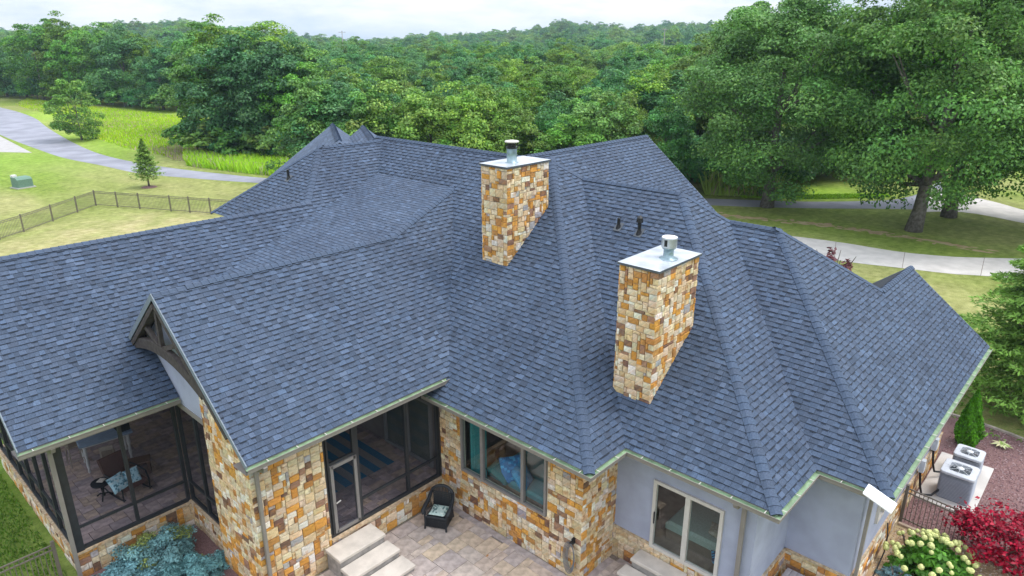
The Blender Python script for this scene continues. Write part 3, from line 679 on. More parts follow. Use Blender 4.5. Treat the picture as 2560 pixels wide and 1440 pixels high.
screen_wall('x', 3.4, 18.74, 26.2, .82, 4.18, [20.0, 21.3, 22.55, 23.8, 25.0], [(18.8, 26.1, 1.5)])
pc = MB(); pc.box(3.34, 3.56, 18.66, 18.9, .82, 4.2); hb(pc, 'corner_post', 'bronze')
hd = MB(); hd.box(3.34, 6.44, 18.68, 18.8, 4.12, 4.24); hd.box(6.4, 6.56, 16.36, 18.8, 4.06, 4.22, mi=1); hb(hd, 'porch_header', ['bronze', 'taupe'])
# house doors seen at the back of the porch
window('x', 12.27, 14.6, 17.0, FL + .05, 3.2, [15.8], 'greyframe', 'porch_door', .09)
# ---- downspouts
def spout(pts, name='downspout', m='taupe'):
    mb = MB()
    for a, b_ in zip(pts[:-1], pts[1:]): mb.bar(a, b_, .1, .075, up=(1, 0, 0) if abs(a[1] - b_[1]) < .01 else (0, 1, 0))
    hb(mb, name, m)
spout([(6.36, 13.56, 4.3), (6.36, 13.6, 4.18), (6.36, 14.08, 4.02), (6.36, 14.09, .05)])
spout([(13.05, 5.18, 3.83), (13.1, 5.18, 3.72), (13.62, 5.18, 3.6), (13.66, 5.18, .05)])
spout([(3.3, 18.1, 4.3), (3.3, 18.18, 4.16), (3.3, 18.58, 4.02), (3.3, 18.6, .1)])
spout([(16.15, 2.6, 3.83), (16.15, 2.7, 3.74), (16.15, 3.15, 3.6), (16.15, 3.19, .05)])
# ---- porch floor with its own pavers
pf = MB(); pf.box(6.5, 12.3, 14.3, 18.8, 0, FL - .06); pf.box(3.5, 12.3, 18.8, 26.2, 0, FL - .06); pfo = hb(pf, 'porch_floor', 'joint')
PCOL = [(.34, .25, .205), (.30, .225, .205), (.38, .28, .215), (.27, .21, .205), (.36, .275, .255)]
def pave(x0, x1, y0, y1, z, unit, par, cols, seed, gap=.006, skip=None, single=True, rest=None, limit=None):
    rng = random.Random(seed); nx, ny = round((x1 - x0) / unit), round((y1 - y0) / unit); occ = [[False] * ny for _ in range(nx)]; cnt = 0
    cache = {}
    for i in range(nx):
        for j in range(ny):
            if occ[i][j]: continue
            w, h = rng.choice(((2, 2), (2, 3), (3, 2), (2, 1), (1, 2), (3, 3), (3, 2)))
            k = 0
            while k < w and i + k < nx and not occ[i + k][j]: k += 1
            w = k; hh = 1
            while hh < h and j + hh < ny and not any(occ[i + k][j + hh] for k in range(w)): hh += 1
            for k in range(w):
                for m_ in range(hh): occ[i + k][j + m_] = True
            xa, ya = x0 + i * unit, y0 + j * unit; cxm_, cym_ = xa + w * unit / 2, ya + hh * unit / 2
            if skip and skip(cxm_, cym_): continue
            col = rng.choice(cols); ci = cols.index(col); key = (w, hh, ci)
            if single and inview((cxm_, cym_, z), 1.12) and (limit is None or cnt < limit):
                if key not in cache:
                    mb = MB(); mb.cbox(-w * unit / 2 + gap, w * unit / 2 - gap, -hh * unit / 2 + gap, hh * unit / 2 - gap, -.04, 0, .006, col); cache[key] = mb.mesh('paver', 'paver')
                obj('paver', cache[key], par, (cxm_, cym_, z + rng.uniform(-.002, .002))); cnt += 1
            elif rest is not None: rest.cbox(xa + gap, xa + w * unit - gap, ya + gap, ya + hh * unit - gap, z - .04, z, .006, col)
fr = MB()
pave(3.5, 6.5, 18.8, 26.2, FL - .02, .17, pfo, PCOL, 3, rest=fr, limit=170); pave(6.5, 12.3, 18.8, 26.2, FL - .02, .17, pfo, PCOL, 4, single=False, rest=fr)
pave(6.6, 12.3, 14.4, 18.8, FL - .02, .17, pfo, PCOL, 5, rest=fr, limit=120)
fo = hb(fr, 'pavers', 'paver'); fo['kind'] = 'stuff'
# ---- chimney of small white panel at the eave corner
wp = MB(); wp.faces([(15.38, 3.13, 4.1), (15.02, 2.44, 4.1), (14.58, 2.44, 4.1), (14.93, 3.12, 4.1), (15.38, 3.13, 4.13), (15.02, 2.44, 4.13), (14.58, 2.44, 4.13), (14.93, 3.12, 4.13)],
                    [(0, 3, 2, 1), (4, 5, 6, 7), (0, 1, 5, 4), (1, 2, 6, 5), (2, 3, 7, 6), (3, 0, 4, 7)])
wpo = wp.build('flat_panel', 'white'); tag(wpo, 'flat white rectangular panel fixed over the gutter at the eave corner', 'panel')
b = MB(); b.bar((15.1, 2.95, 4.1), (15.35, 2.95, 3.92), .05); b.build('bracket', 'greyframe', wpo)
# ---- angled garage roof behind
gar = tag(empty('garage', (22, 33, 0)), 'garage wing with two shingled gables rising behind the main roof', 'building')
def gable(px, py, z, ang, L, hw, seed, zdrop):
    d = Vector((math.cos(ang), math.sin(ang), 0)); n = Vector((-d.y, d.x, 0)); base = Vector((px, py, z)); g = MB()
    zb = zdrop
    Lf, Rt = n * hw - Vector((0, 0, zb)), -n * hw - Vector((0, 0, zb)); a, b_ = base, base - d * L
    rng = random.Random(seed); rowsn = int(math.hypot(hw, zb) / .19)
    for sd__ in (Lf, Rt):
        for k in range(rowsn):
            t = 0
            while t < L:
                w = rng.choice(WID); e = min(L, t + w); f0, f1 = k / rowsn, (k + 1) / rowsn
                up = Vector((0, 0, .004)); up2 = Vector((0, 0, .02))
                g.poly([a - d * t + sd__ * f0 + up, a - d * e + sd__ * f0 + up, a - d * e + sd__ * f1 + up2, a - d * t + sd__ * f1 + up2], tint(.75, 1.35, rng)); t = e
    o = g.build('roof', 'shingle', gar, loc=(-22, -33, 0))
    c = MB(); k = 0
    while k < L - 1.0:
        p = a - d * k; c.faces([p + n * .17 + Vector((0, 0, -.06)), p + Vector((0, 0, .07)), p - n * .17 + Vector((0, 0, -.06)), p - d * .22 + n * .17 + Vector((0, 0, -.04)), p - d * .22 + Vector((0, 0, .09)), p - d * .22 - n * .17 + Vector((0, 0, -.04))],
                                [(0, 3, 4, 1), (1, 4, 5, 2), (3, 5, 4)], tint(.8, 1.1, rng)); k += .2
    c.build('ridge_cap', 'shingle', gar, loc=(-22, -33, 0))
    w = MB(); P = [a + Lf - d * .5, a - d * .5, a + Rt - d * .5]; w.faces([*P, (*P[2][:2], 0), (*P[0][:2], 0)], [(0, 1, 2, 3, 4)])
    for s__ in (Lf, Rt):
        p, q = a + s__ * .95, b_ + s__ * .95; w.poly([p, q, (q.x, q.y, 0), (p.x, p.y, 0)])
    w.build('wall', 'stucco', gar, loc=(-22, -33, 0))
ga = R_(42.49 + 16)
gable(24.03, 36.48, 9.0, ga, 8.5, 3.9, 61, 2.95); gable(24.61, 34.27, 9.0, ga, 7.5, 2.9, 62, 2.2)
# ================================================================ GROUND
def hillh(x, y):
    r = math.hypot(x, y); az = math.degrees(math.atan2(y, x)) - 42.49       # + = to the left of the view axis
    px = 1280 - math.tan(R_(max(-60, min(60, az)))) * 1850
    pts = [(-3000, 15), (0, 18), (200, 21), (430, 30), (640, 21), (860, 8), (1050, 11), (1300, 15), (1420, 24), (1560, 17), (1700, 24), (2100, 25), (5000, 25)]
    h = pts[-1][1]
    for (a, ha), (b, hb_) in zip(pts[:-1], pts[1:]):
        if a <= px <= b: h = ha + (hb_ - ha) * (px - a) / (b - a); break
    h -= 6.5
    s = max(0, min(1, (r - 260) / 640)); s = s * s * (3 - 2 * s)
    dip = -4.5 * max(0, min(1, (r - 235) / 60)) * (1 - s)
    return h * s + dip + (5 * math.sin(x * .006) * math.cos(y * .005) * s)
g = MB(); rings = [0, 12, 25, 40, 60, 85, 110, 140, 170, 200, 235, 270, 310, 360, 420, 500, 600, 720, 860, 1000, 1200, 1400, 1600]; ns_ = 120
for r in rings:
    for k in range(ns_):
        a = 2 * math.pi * k / ns_; x, y = r * math.cos(a), r * math.sin(a); g.v.append((x, y, hillh(x, y) if r > 145 else 0))
for i in range(len(rings) - 1):
    for k in range(ns_): g.f.append((i * ns_ + k, (i + 1) * ns_ + k, (i + 1) * ns_ + (k + 1) % ns_, i * ns_ + (k + 1) % ns_)); g.c.append((1, 1, 1)); g.m.append(0)
gm_ = bpy.data.materials.new('lawn'); gm_.use_nodes = True
n, l = gm_.node_tree.nodes, gm_.node_tree.links; P = n['Principled BSDF']; P.inputs['Roughness'].default_value = .95; P.inputs['Specular IOR Level'].default_value = .05
T = n.new('ShaderNodeTexCoord')
def noise(sc, det=4, vec=None):
    q = n.new('ShaderNodeTexNoise'); q.inputs['Scale'].default_value = sc; q.inputs['Detail'].default_value = det; l.new(vec or T.outputs['Object'], q.inputs['Vector']); return q.outputs['Fac']
def ramp(fac, p0, c0, p1, c1):
    q = n.new('ShaderNodeValToRGB'); q.color_ramp.elements[0].position = p0; q.color_ramp.elements[0].color = (*c0, 1); q.color_ramp.elements[1].position = p1; q.color_ramp.elements[1].color = (*c1, 1); l.new(fac, q.inputs['Fac']); return q.outputs['Color']
def mixc(f, a, b, bt='MIX'):
    q = n.new('ShaderNodeMix'); q.data_type = 'RGBA'; q.blend_type = bt
    for s_, v in ((0, f), (6, a), (7, b)):
        if hasattr(v, 'is_output'): l.new(v, q.inputs[s_])
        else: q.inputs[s_].default_value = v
    return q.outputs[2]
def bubble(cx_, cy_, r, soft):                       # soft round mask for patches of dry, lush or brighter grass colour
    q = n.new('ShaderNodeVectorMath'); q.operation = 'DISTANCE'; l.new(T.outputs['Object'], q.inputs[0]); q.inputs[1].default_value = (cx_, cy_, 0)
    w_ = n.new('ShaderNodeMapRange'); w_.inputs[1].default_value = r + soft; w_.inputs[2].default_value = r - soft; l.new(q.outputs['Value'], w_.inputs[0]); return w_.outputs[0]
mpn = n.new('ShaderNodeMapping'); mpn.inputs['Rotation'].default_value = (0, 0, R_(-30)); mpn.inputs['Scale'].default_value = (1, .35, 1); l.new(T.outputs['Object'], mpn.inputs['Vector'])
big = noise(.09, 5, mpn.outputs['Vector'])
fine = noise(2.2, 8)
green = ramp(fine, .3, (.115, .165, .03), .7, (.215, .27, .06))
dry = ramp(fine, .3, (.285, .245, .115), .7, (.43, .37, .21))
dmask = ramp(big, .42, (0, 0, 0), .62, (.85, .85, .85))
yard = mixc(1.0, bubble(17, 50, 13, 5), ramp(noise(.5, 5), .3, (.45,) * 3, .65, (1,) * 3), 'MULTIPLY')
m1 = mixc(1.0, mixc(1.0, dmask, yard, 'LIGHTEN'), (.62, .62, .62, 1), 'MULTIPLY')
yd2 = mixc(1.0, m1, mixc(1.0, yard, (.95,) * 3 + (1,), 'MULTIPLY'), 'LIGHTEN')
col_ = mixc(yd2, green, dry)
near = mixc(bubble(0, 26, 6, 5), col_, ramp(fine, .3, (.06, .115, .016), .7, (.12, .2, .03)))
lush = mixc(mixc(1.0, bubble(20, 105, 12, 14), (.75,) * 3 + (1,), 'MULTIPLY'), near, ramp(fine, .3, (.13, .25, .025), .7, (.22, .37, .04)))
mead = mixc(mixc(1.0, bubble(50, 118, 17, 9), bubble(50, 160, 14, 10), 'LIGHTEN'), lush, ramp(fine, .3, (.18, .31, .03), .7, (.30, .43, .06)))
mead = mixc(mixc(1.0, bubble(60, 17, 10, 7), (.6,) * 3 + (1,), 'MULTIPLY'), mead, ramp(fine, .3, (.15, .235, .035), .7, (.27, .36, .07)))  # brighter green lawn colour under the two front oaks
mead = mixc(bubble(68, 23.5, 3.5, 2.5), mead, ramp(fine, .3, (.17, .30, .03), .7, (.28, .42, .05)))
mead = mixc(1.0, mead, mixc(1.0, ramp(noise(.7, 7), .3, (.84,) * 3, .7, (1.14,) * 3), ramp(noise(15, 5), .3, (.8,) * 3, .7, (1.2,) * 3), 'MULTIPLY'), 'MULTIPLY')
l.new(mead, P.inputs['Base Color'])
bp = n.new('ShaderNodeBump'); bp.inputs['Strength'].default_value = .6; bp.inputs['Distance'].default_value = .05; l.new(noise(9, 6), bp.inputs['Height']); l.new(bp.outputs['Normal'], P.inputs['Normal'])
M['lawn'] = gm_
ground = g.build('ground', 'lawn'); tag(ground, 'mown lawn and rolling ground around the house', kind='structure')
def strip(name, a, b, z, m, label, sub=1):
    mb = MB()
    n_ = min(len(a), len(b))
    for i in range(n_ - 1): mb.poly([(*a[i], z), (*a[i + 1], z), (*b[i + 1], z), (*b[i], z)])
    o = mb.build(name, m); tag(o, label, kind='structure'); return o
def resample(p, k):
    p = [Vector(q) for q in p]; d = [0]
    for i in range(len(p) - 1): d.append(d[-1] + (p[i + 1] - p[i]).length)
    out = []
    for j in range(k):
        t = d[-1] * j / (k - 1); i = max(0, min(len(p) - 2, next((q for q in range(len(d) - 1) if d[q + 1] >= t - 1e-6), 0)))
        u = (t - d[i]) / max(1e-6, d[i + 1] - d[i]); a, b = p[i], p[i + 1]; m0 = (p[i + 1] - p[max(0, i - 1)]) / 2; m1_ = (p[min(len(p) - 1, i + 2)] - p[i]) / 2
        out.append((2 * u**3 - 3 * u**2 + 1) * a + (u**3 - 2 * u**2 + u) * m0 + (-2 * u**3 + 3 * u**2) * b + (u**3 - u**2) * m1_)
    return out
inn_ = resample([(44, 48), (35.04, 66.78), (33.04, 70.91), (31.03, 75.82), (28.83, 81.79), (27.88, 91.09), (26.81, 100.29), (26.9, 112), (27.5, 130), (28.7, 150), (28, 172)], 60)
out_ = resample([(46.4, 49), (37.29, 67.95), (34.94, 74.76), (33.21, 80.8), (31.62, 89.14), (31.04, 100.59), (32.48, 116.13), (35.66, 138.73), (38.9, 158), (40.5, 175), (41, 192)], 60)
strip('road', inn_, out_, .006, 'asphalt', 'grey asphalt drive curving away on the left')
nearR = resample([(44, 48), (50, 38), (56.41, 28.27), (58.8, 24.48), (61.86, 20.45), (65.21, 16.56), (66.98, 14.18), (68.5, 11.18)], 40)
farR = resample([(46.4, 49), (52.6, 39), (58.63, 30.08), (60.58, 27.18), (63.44, 22.79), (67.28, 18.85), (70.42, 16.69), (76, 15.7), (84, 16.2)], 40)
strip('road', nearR, farR, .0065, 'asphalt', 'grey asphalt drive passing behind the big trees')
strip('driveway', resample([(50, 22), (50.94, 19.13), (51.7, 15.36), (51.95, 11.47), (53.06, 8.56), (54.46, 6.63), (58, 2), (62, -4)], 24), resample([(46.3, 21), (47.2, 17.74), (47.04, 13.79), (48.0, 10.47), (48.85, 7.69), (49.74, 6.14), (52.5, 0.5), (56, -6)], 24), .012, 'concrete', 'pale concrete driveway crossing the lawn on the right')
strip('driveway', resample([(66.5, 13.4), (68.5, 11.18), (68.3, 8.84), (67.47, 6.53), (66, 1)], 14), resample([(80, 16), (77.94, 14.77), (76.53, 12.13), (75.0, 9.6), (72.53, 6.5), (71, 1)], 14), .013, 'concrete', 'pale concrete apron beyond the tree trunks')
strip('driveway', resample([(25.4, 108.2), (22, 113), (16, 119)], 8), resample([(27.4, 134), (24, 136), (19, 138)], 8), .0095, 'old_concrete', 'pale concrete apron joining the curved drive')
dl = resample([(53.2, 27.6), (55.1, 21.4), (56.2, 17.02), (56.5, 14.21), (56.4, 11.43), (56.3, 8.84), (56.3, 6.91)], 40); rg = random.Random(5)
ds_ = MB(); k_ = 0
for p in resample([tuple(q) for q in dl], 150):
    cxd, cyd = p.x + rg.gauss(0, .38), p.y + rg.gauss(0, .2); rx_, ry_ = rg.uniform(.08, .34), rg.uniform(.15, .6); k_ += 1
    ds_.poly([(cxd + rx_ * rg.uniform(.5, 1.2) * math.cos(a * .628) , cyd + ry_ * rg.uniform(.5, 1.2) * math.sin(a * .628), .004 + k_ * 2e-5) for a in range(10)])
tag(ds_.build('bare_soil', 'dirt'), 'broken strip of bare sandy soil across the lawn', kind='structure')
jt = MB()
for a, b in (((51.6, 15.6), (47.1, 14.2)), ((52.1, 11.2), (48.0, 10.3)), ((50.9, 19.2), (47.2, 17.9)), ((54.2, 6.9), (49.6, 6.3))): jt.bar((*a, .0125), (*b, .0125), .035, .004)
j_ = jt.build('driveway_joints', 'joint'); tag(j_, 'thin expansion joints across the pale driveway', kind='structure')
# ---- patio of pavers
pt = MB(); pt.poly([(6.2, 3, .006), (13.74, 3, .006), (13.74, 14.15, .006), (6.2, 14.15, .006)])
patio = pt.build('patio', 'joint'); tag(patio, 'patio of mixed brown and mauve pavers', kind='structure')
PP = [(.50, .395, .30), (.47, .375, .31), (.44, .37, .33), (.54, .43, .32), (.42, .355, .33), (.49, .41, .355)]
bord = lambda x, y: (x > WX1 - .12 and y > WY1 - .12) or x > WX2 - .12
pave(6.4, 13.65, 4.4, 14.15, .042, .23, patio, PP, 8, gap=.005, skip=lambda x, y: bord(x, y) or not inview((x, y, .04), 1.12))
sb = MB(); sb.cbox(-.1, .1, -.19, .19, -.04, 0, .006, (.36, .31, .30)); sbm = sb.mesh('paver', 'paver')
y = 9.0
while y < 14.0: obj('paver', sbm, patio, (WX1 - .16, y, .046)); y += .385
x = WX1 - .1
while x < WX2 - .1: obj('paver', sbm, patio, (x, WY1 - .14, .046), math.pi / 2); x += .385
y = 7.9
while y < WY1 - .3: obj('paver', sbm, patio, (WX2 - .13, y, .046)); y += .385
lf = MB(); lf.poly([(0, 0, 0), (.07, .03, .01), (.12, 0, .015), (.06, -.035, .01)], (.45, .22, .08)); o = lf.build('fallen_leaf', 'fabric', loc=(11.2, 11.25, .05)); tag(o, 'single orange fallen leaf on the patio pavers', 'leaf')
# ---- stone steps
def steps(name, treads, label):
    e = tag(empty(name, (0, 0, 0)), label, 'steps')
    for (x0, x1, y0, y1, z0, z1) in treads:
        t = MB(); t.box(x0 + .03, x1 - .03, y0 + .03, y1 - .03, z0, z1 - .09, mi=1); t.cbox(x0, x1, y0, y1, z1 - .09, z1, .014); t.build('step', ['tread', 'riser'], e)
steps('stone_steps', [(7.95, 9.45, 13.42, 14.1, .05, .70), (7.95, 9.5, 12.86, 13.42, .05, .46), (7.95, 9.55, 12.28, 12.86, .05, .24)], 'three cast stone steps below the screen door')
steps('stone_steps', [(13.2, 13.69, 6.45, 7.85, .05, .72), (12.78, 13.2, 6.42, 7.98, .05, .47), (12.35, 12.78, 6.42, 7.98, .05, .24)], 'cast stone steps below the white sliding door')
# ---- planked cover in the stucco corner
cv = tag(empty('plank_cover', (14.9, 3.9, 0)), 'low grey planked cover in the corner of the stucco walls', 'cover')
for k in range(9):
    b = MB(); b.cbox(-.88, .88, -.065, .065, 0, .04, .006, (.36, .34, .37)); b.build('plank', 'paver', cv, loc=(0, .72 - k * .14, .58))
b = MB(); b.box(-.86, .86, -.5, .76, 0, .56, (.12, .1, .1)); b.build('base', 'tint', cv)
# ---- planting beds and gravel
def bed(name, pts, z, m, label):
    mb = MB(); mb.poly([(*p, z) for p in pts]); o = mb.build(name, m); tag(o, label, kind='structure'); return o
bed('mulch_bed', [(20.7, 3.28), (20.6, -.6), (22.5, -1.6), (26, -1.2), (28.3, .1), (28.75, 1.6), (28.95, 2.7), (28.93, 3.6), (27.5, 4.1), (25.6, 3.6), (25.6, 3.28)], .006, 'mulch', 'red-brown mulch bed round the cooling units')
bed('gravel_bed', [(16.2, 3.25), (20.7, 3.25), (20.6, -1), (17, -1), (15.6, 1.5)], .0065, 'dirt', 'tan pea gravel bed beside the house')
bed('juniper_bed', [(3.0, 18.74), (6.45, 18.74), (6.45, 16.3), (6.24, 13), (4.5, 12), (2.2, 16.5)], .007, 'mulch', 'planted bed in the angle of the porch')
def pebbles(name, region, nn, z, cols, r0, r1, seed, label):
    rng = random.Random(seed); mb = MB()
    xs, ys = [p[0] for p in region], [p[1] for p in region]; reg = ccw(region)
    def inside(x, y): return all((reg[(i + 1) % len(reg)][0] - reg[i][0]) * (y - reg[i][1]) - (reg[(i + 1) % len(reg)][1] - reg[i][1]) * (x - reg[i][0]) >= 0 for i in range(len(reg)))
    k = 0
    while k < nn:
        x, y = rng.uniform(min(xs), max(xs)), rng.uniform(min(ys), max(ys))
        if not inside(x, y): k += .2; continue
        r = rng.uniform(r0, r1); a = rng.uniform(0, 6.3); c, s = math.cos(a) * r, math.sin(a) * r; col = rng.choice(cols); q = rng.uniform(.8, 1.25)
        mb.faces([(x + c, y + s, z), (x - s * .7, y + c * .7, z), (x - c, y - s, z), (x + s * .7, y - c * .7, z), (x + c * .2, y + s * .2, z + r * .8)], [(0, 1, 4), (1, 2, 4), (2, 3, 4), (3, 0, 4)], tuple(v * q for v in col)); k += 1
    o = mb.build(name, 'gravel'); tag(o, label, kind='stuff')
pebbles('gravel', [(16.2, 3.2), (20.7, 3.2), (20.6, -1), (17, -1), (15.6, 1.5)], 6500, .008, [(.42, .28, .18), (.5, .38, .27), (.34, .24, .18), (.58, .5, .42)], .018, .04, 3, 'loose tan pea gravel beside the house wall')
pebbles('mulch', [(20.7, 3.28), (20.6, -.6), (22.5, -1.6), (26, -1.2), (28.3, .1), (28.75, 1.6), (28.9, 3.4), (25.6, 3.28)], 7000, .008, [(.20, .115, .12), (.27, .165, .16), (.15, .085, .09), (.33, .24, .24)], .02, .045, 4, 'loose red-brown lava rock mulch')
ed = [(28.95, 3.9), (29.0, 3.1), (28.92, 2.3), (28.8, 1.6), (28.6, .9), (28.3, .2), (27.6, -.5)]
et = tag(empty('edging', (28.9, 2, 0)), 'curved pale stone edging between mulch bed and lawn', 'edging')
for p, q in zip(ed[:-1], ed[1:]):
    b = MB(); b.bar((p[0] - 28.9, p[1] - 2, .03), (q[0] - 28.9, q[1] - 2, .03), .11, .1, col=(.45, .38, .33)); b.build('edging_stone', 'paver', et)
ep = MB(); ep.bar((20.55, 3.2, .03), (20.45, -.8, .03), .1, .1, col=(.42, .33, .26)); o = ep.build('edging', 'paver'); tag(o, 'straight stone edging under the dark picket fence', 'edging')
# ================================================================ OBJECTS
# ---- fences
def fence(label, pts, h, step, near, name='picket_fence', posts=True):
    e = tag(empty(name, (*pts[0], 0)), label, 'fence'); o0 = Vector((*pts[0], 0)); pk = MB()
    post_me = None
    for i, (p, q) in enumerate(zip(pts[:-1], pts[1:])):
        P_, Q_ = Vector((*p, 0)) - o0, Vector((*q, 0)) - o0; L = (Q_ - P_).length; d = (Q_ - P_) / L
        ends = [P_] + ([Q_] if i == len(pts) - 2 else [])
        for c in ends:
            b = MB(); w = .04 if near else .042; b.box(c.x - w, c.x + w, c.y - w, c.y + w, 0, h + .08); b.build('post', 'fence', e)
        for z in ((h - .03, h - .17, .14) if near else (h - .03, h - .16, .12)):
            b = MB(); b.bar(P_ + Vector((0, 0, z)), Q_ + Vector((0, 0, z)), .03, .035); b.build('rail', 'fence', e)
        n_ = int(L / step)
        for k in range(1, n_):
            c = P_ + d * (L * k / n_)
            if near: b = MB(); b.box(-.009, .009, -.009, .009, .06, h - .02); b.build('picket', 'fence', e, loc=c)
            else: pk.box(c.x - .011, c.x + .011, c.y - .011, c.y + .011, .06, h)
    if not near: o = pk.build('pickets', 'fence', e); o['kind'] = 'stuff'
fence('long dark picket fence with a corner crossing the dry back lawn', [(9.0, 59.2), (11.05, 60.69), (12.9, 62.05), (15.46, 64.2), (17.86, 66.2), (19.85, 67.9), (20.9, 65.8), (21.95, 63.7), (23.38, 60.8), (24.27, 59.15), (25.2, 57.3), (26.3, 55.2), (27.5, 53)], 1.32, .13, False)
fence('short dark picket fence beside the cooling units and red maple', [(20.75, 3.2), (20.55, 1.6), (20.2, .3), (19.6, -1.2)], 1.2, .115, True)
fence('dark picket gate at the corner of the screened porch', [(2.95, 18.98), (1.3, 18.98), (-.4, 18.98)], 1.2, .11, True, 'gate')
# ---- cooling units on their pad
pd = MB(); pd.cbox(22.3, 25.75, 1.65, 3.2, .0, .07, .01); o = pd.build('equipment_pad', 'concrete'); tag(o, 'pale concrete pad under the two cooling units', 'pad')
M['louvre'] = mat('louvre_metal', (.33, .35, .41), var=.06, rough=.45, spec=.4)
def condenser(x, y, w, h, label):
    e = tag(empty('cooling_unit', (x, y, .07)), label, 'air conditioner'); hw = w / 2; r = .09
    def ring(hw, r, z, n=4):
        out = []
        for (sx, sy, a0) in ((1, 1, 0), (-1, 1, 90), (-1, -1, 180), (1, -1, 270)):
            for k in range(n + 1): a = R_(a0 + 90 * k / n); out.append((sx * (hw - r) + r * math.cos(a), sy * (hw - r) + r * math.sin(a), z))
        return out
    def loft(mb, rs, mi=0, cap=True):
        n_ = len(rs[0])
        for A, B in zip(rs[:-1], rs[1:]):
            for k in range(n_): mb.poly([A[k], A[(k + 1) % n_], B[(k + 1) % n_], B[k]], (.23, .25, .3), mi)
        if cap: mb.poly(rs[-1], (.3, .32, .35), mi); mb.poly(rs[0][::-1], (.2, .2, .2), mi)
    b = MB(); loft(b, [ring(hw * .95, r, 0), ring(hw * .95, r, h - .2)]); b.build('body', 'tint', e)
    for k in range(int((h - .13) / .045)):
        b = MB(); loft(b, [ring(hw * .985, r, .05 + k * .045), ring(hw, r, .062 + k * .045), ring(hw * .985, r, .07 + k * .045)], 0, False); b.build('louvre', 'louvre', e)
    t = MB(); o_, i_ = ring(hw * 1.02, r * 1.2, h - .02, 4), []
    rr = hw * .78; n_ = len(o_)
    for p in o_:
        a = math.atan2(p[1], p[0]); i_.append((rr * math.cos(a), rr * math.sin(a), h + .015))
    u_ = ring(hw * 1.02, r * 1.2, h - .08, 4); tp = [(p[0] * .97, p[1] * .97, h) for p in o_]; dn = [(p[0] * .98, p[1] * .98, h - .12) for p in i_]
    for A, B in ((u_, o_), (o_, tp), (tp, i_), (i_, dn)):
        for k in range(n_): t.poly([A[k], A[(k + 1) % n_], B[(k + 1) % n_], B[k]], (.5, .52, .56))
    t.build('top_panel', 'tint', e)
    f = MB(); f.lathe([(rr * .98, h - .16), (rr * .98, h - .15)], 24, col=(.02, .03, .04)); f.build('fan_well', 'tint', e)
    for k in range(3):
        f = MB(); a = k * 2.094 + .4; c, s = math.cos(a), math.sin(a)
        P = lambda r_, t_, z_: (r_ * math.cos(a + t_), r_ * math.sin(a + t_), z_)
        f.poly([P(.06, -.5, h - .12), P(rr * .92, -.32, h - .13), P(rr * .92, .32, h - .07), P(.06, .5, h - .09)], (.05, .07, .08)); f.build('fan_blade', 'tint', e)
    gr = MB()
    for q in (.3, .5, .7, .9): 
        pts = [(rr * q * math.cos(a * math.pi / 12), rr * q * math.sin(a * math.pi / 12), h + .02) for a in range(25)]; gr.tube(pts, .003, 4, (.6, .62, .65), cap=False)
    for k in range(8): a = k * math.pi / 4; gr.bar((.08 * math.cos(a), .08 * math.sin(a), h + .02), (rr * math.cos(a), rr * math.sin(a), h + .02), .008, .008, (.6, .62, .65))
    gr.build('fan_grille', 'tint', e)
    hbm = MB(); hbm.lathe([(.1, h + .01), (.1, h + .035), (.03, h + .05)], 18, col=(.6, .62, .64)); hbm.build('hub', 'tint', e, True)
condenser(23.2, 2.3, .92, .95, 'taller grey cooling unit behind the picket fence'); condenser(24.82, 2.32, .8, .78, 'lower grey cooling unit nearest the conical evergreen')
for k, (x0, y0, x1, lab) in enumerate(((22.1, 3.1, 22.8, 'black insulated pipe from wall to taller cooling unit'), (23.75, 3.12, 24.45, 'black insulated pipe from wall to lower cooling unit'))):
    b = MB(); b.tube([(x0, y0 + .1, 1.25), (x0, y0, .6), (x0 + .05, y0 - .08, .3), (x0 + .3, y0 - .3, .24), (x1, y0 - .42, .3)], .035, 8); o = b.build('refrigerant_pipe', 'black'); tag(o, lab, 'pipe')
    b = MB(); b.box(x0 - .1, x0 + .1, y0 - .02, y0 + .12, 1.1, 1.5, (.5, .53, .56)); o = b.build('disconnect_box', 'tint'); tag(o, ('grey electrical box on the wall by the taller cooling unit', 'grey electrical box on the wall by the lower cooling unit')[k], 'electrical box')
# ---- hoses
b = MB(); rg = random.Random(3)
for k in range(5):
    pts = []
    for a in range(25):
        t = a / 24 * 2 * math.pi; pts.append((12.13 - .012 * k, 9.02 + (.10 + .022 * k) * math.sin(t) + .006 * k, .74 + (.36 + .035 * k) * math.cos(t)))
    b.tube(pts, .010, 6, cap=False)
o = b.build('garden_hose', mat('hose_grey', (.14, .15, .17), rough=.5), smooth=True); tag(o, 'coiled grey garden hose hanging on the stone corner', 'hose')
b = MB(); b.box(12.1, 12.2, 8.93, 8.99, 1.2, 1.36); b.bar((12.15, 8.96, 1.3), (12.0, 8.96, 1.3), .04); o = b.build('hose_bracket', 'black'); tag(o, 'black hose hook and tap on the stone corner', 'hook')
b = MB(); b.tube([(18.9, 3.2, 1.0), (18.88, 3.13, .6), (18.7, 3.1, .2), (18.0, 3.08, .03), (17.3, 3.05, .03)], .018, 6); b.tube([(20.2, 3.0, .04), (19.6, 2.75, .03), (18.9, 2.6, .03), (18.5, 2.1, .03)], .018, 6); o = b.build('garden_hose', 'black', smooth=True); tag(o, 'thin black hose trailing over the pea gravel', 'hose')
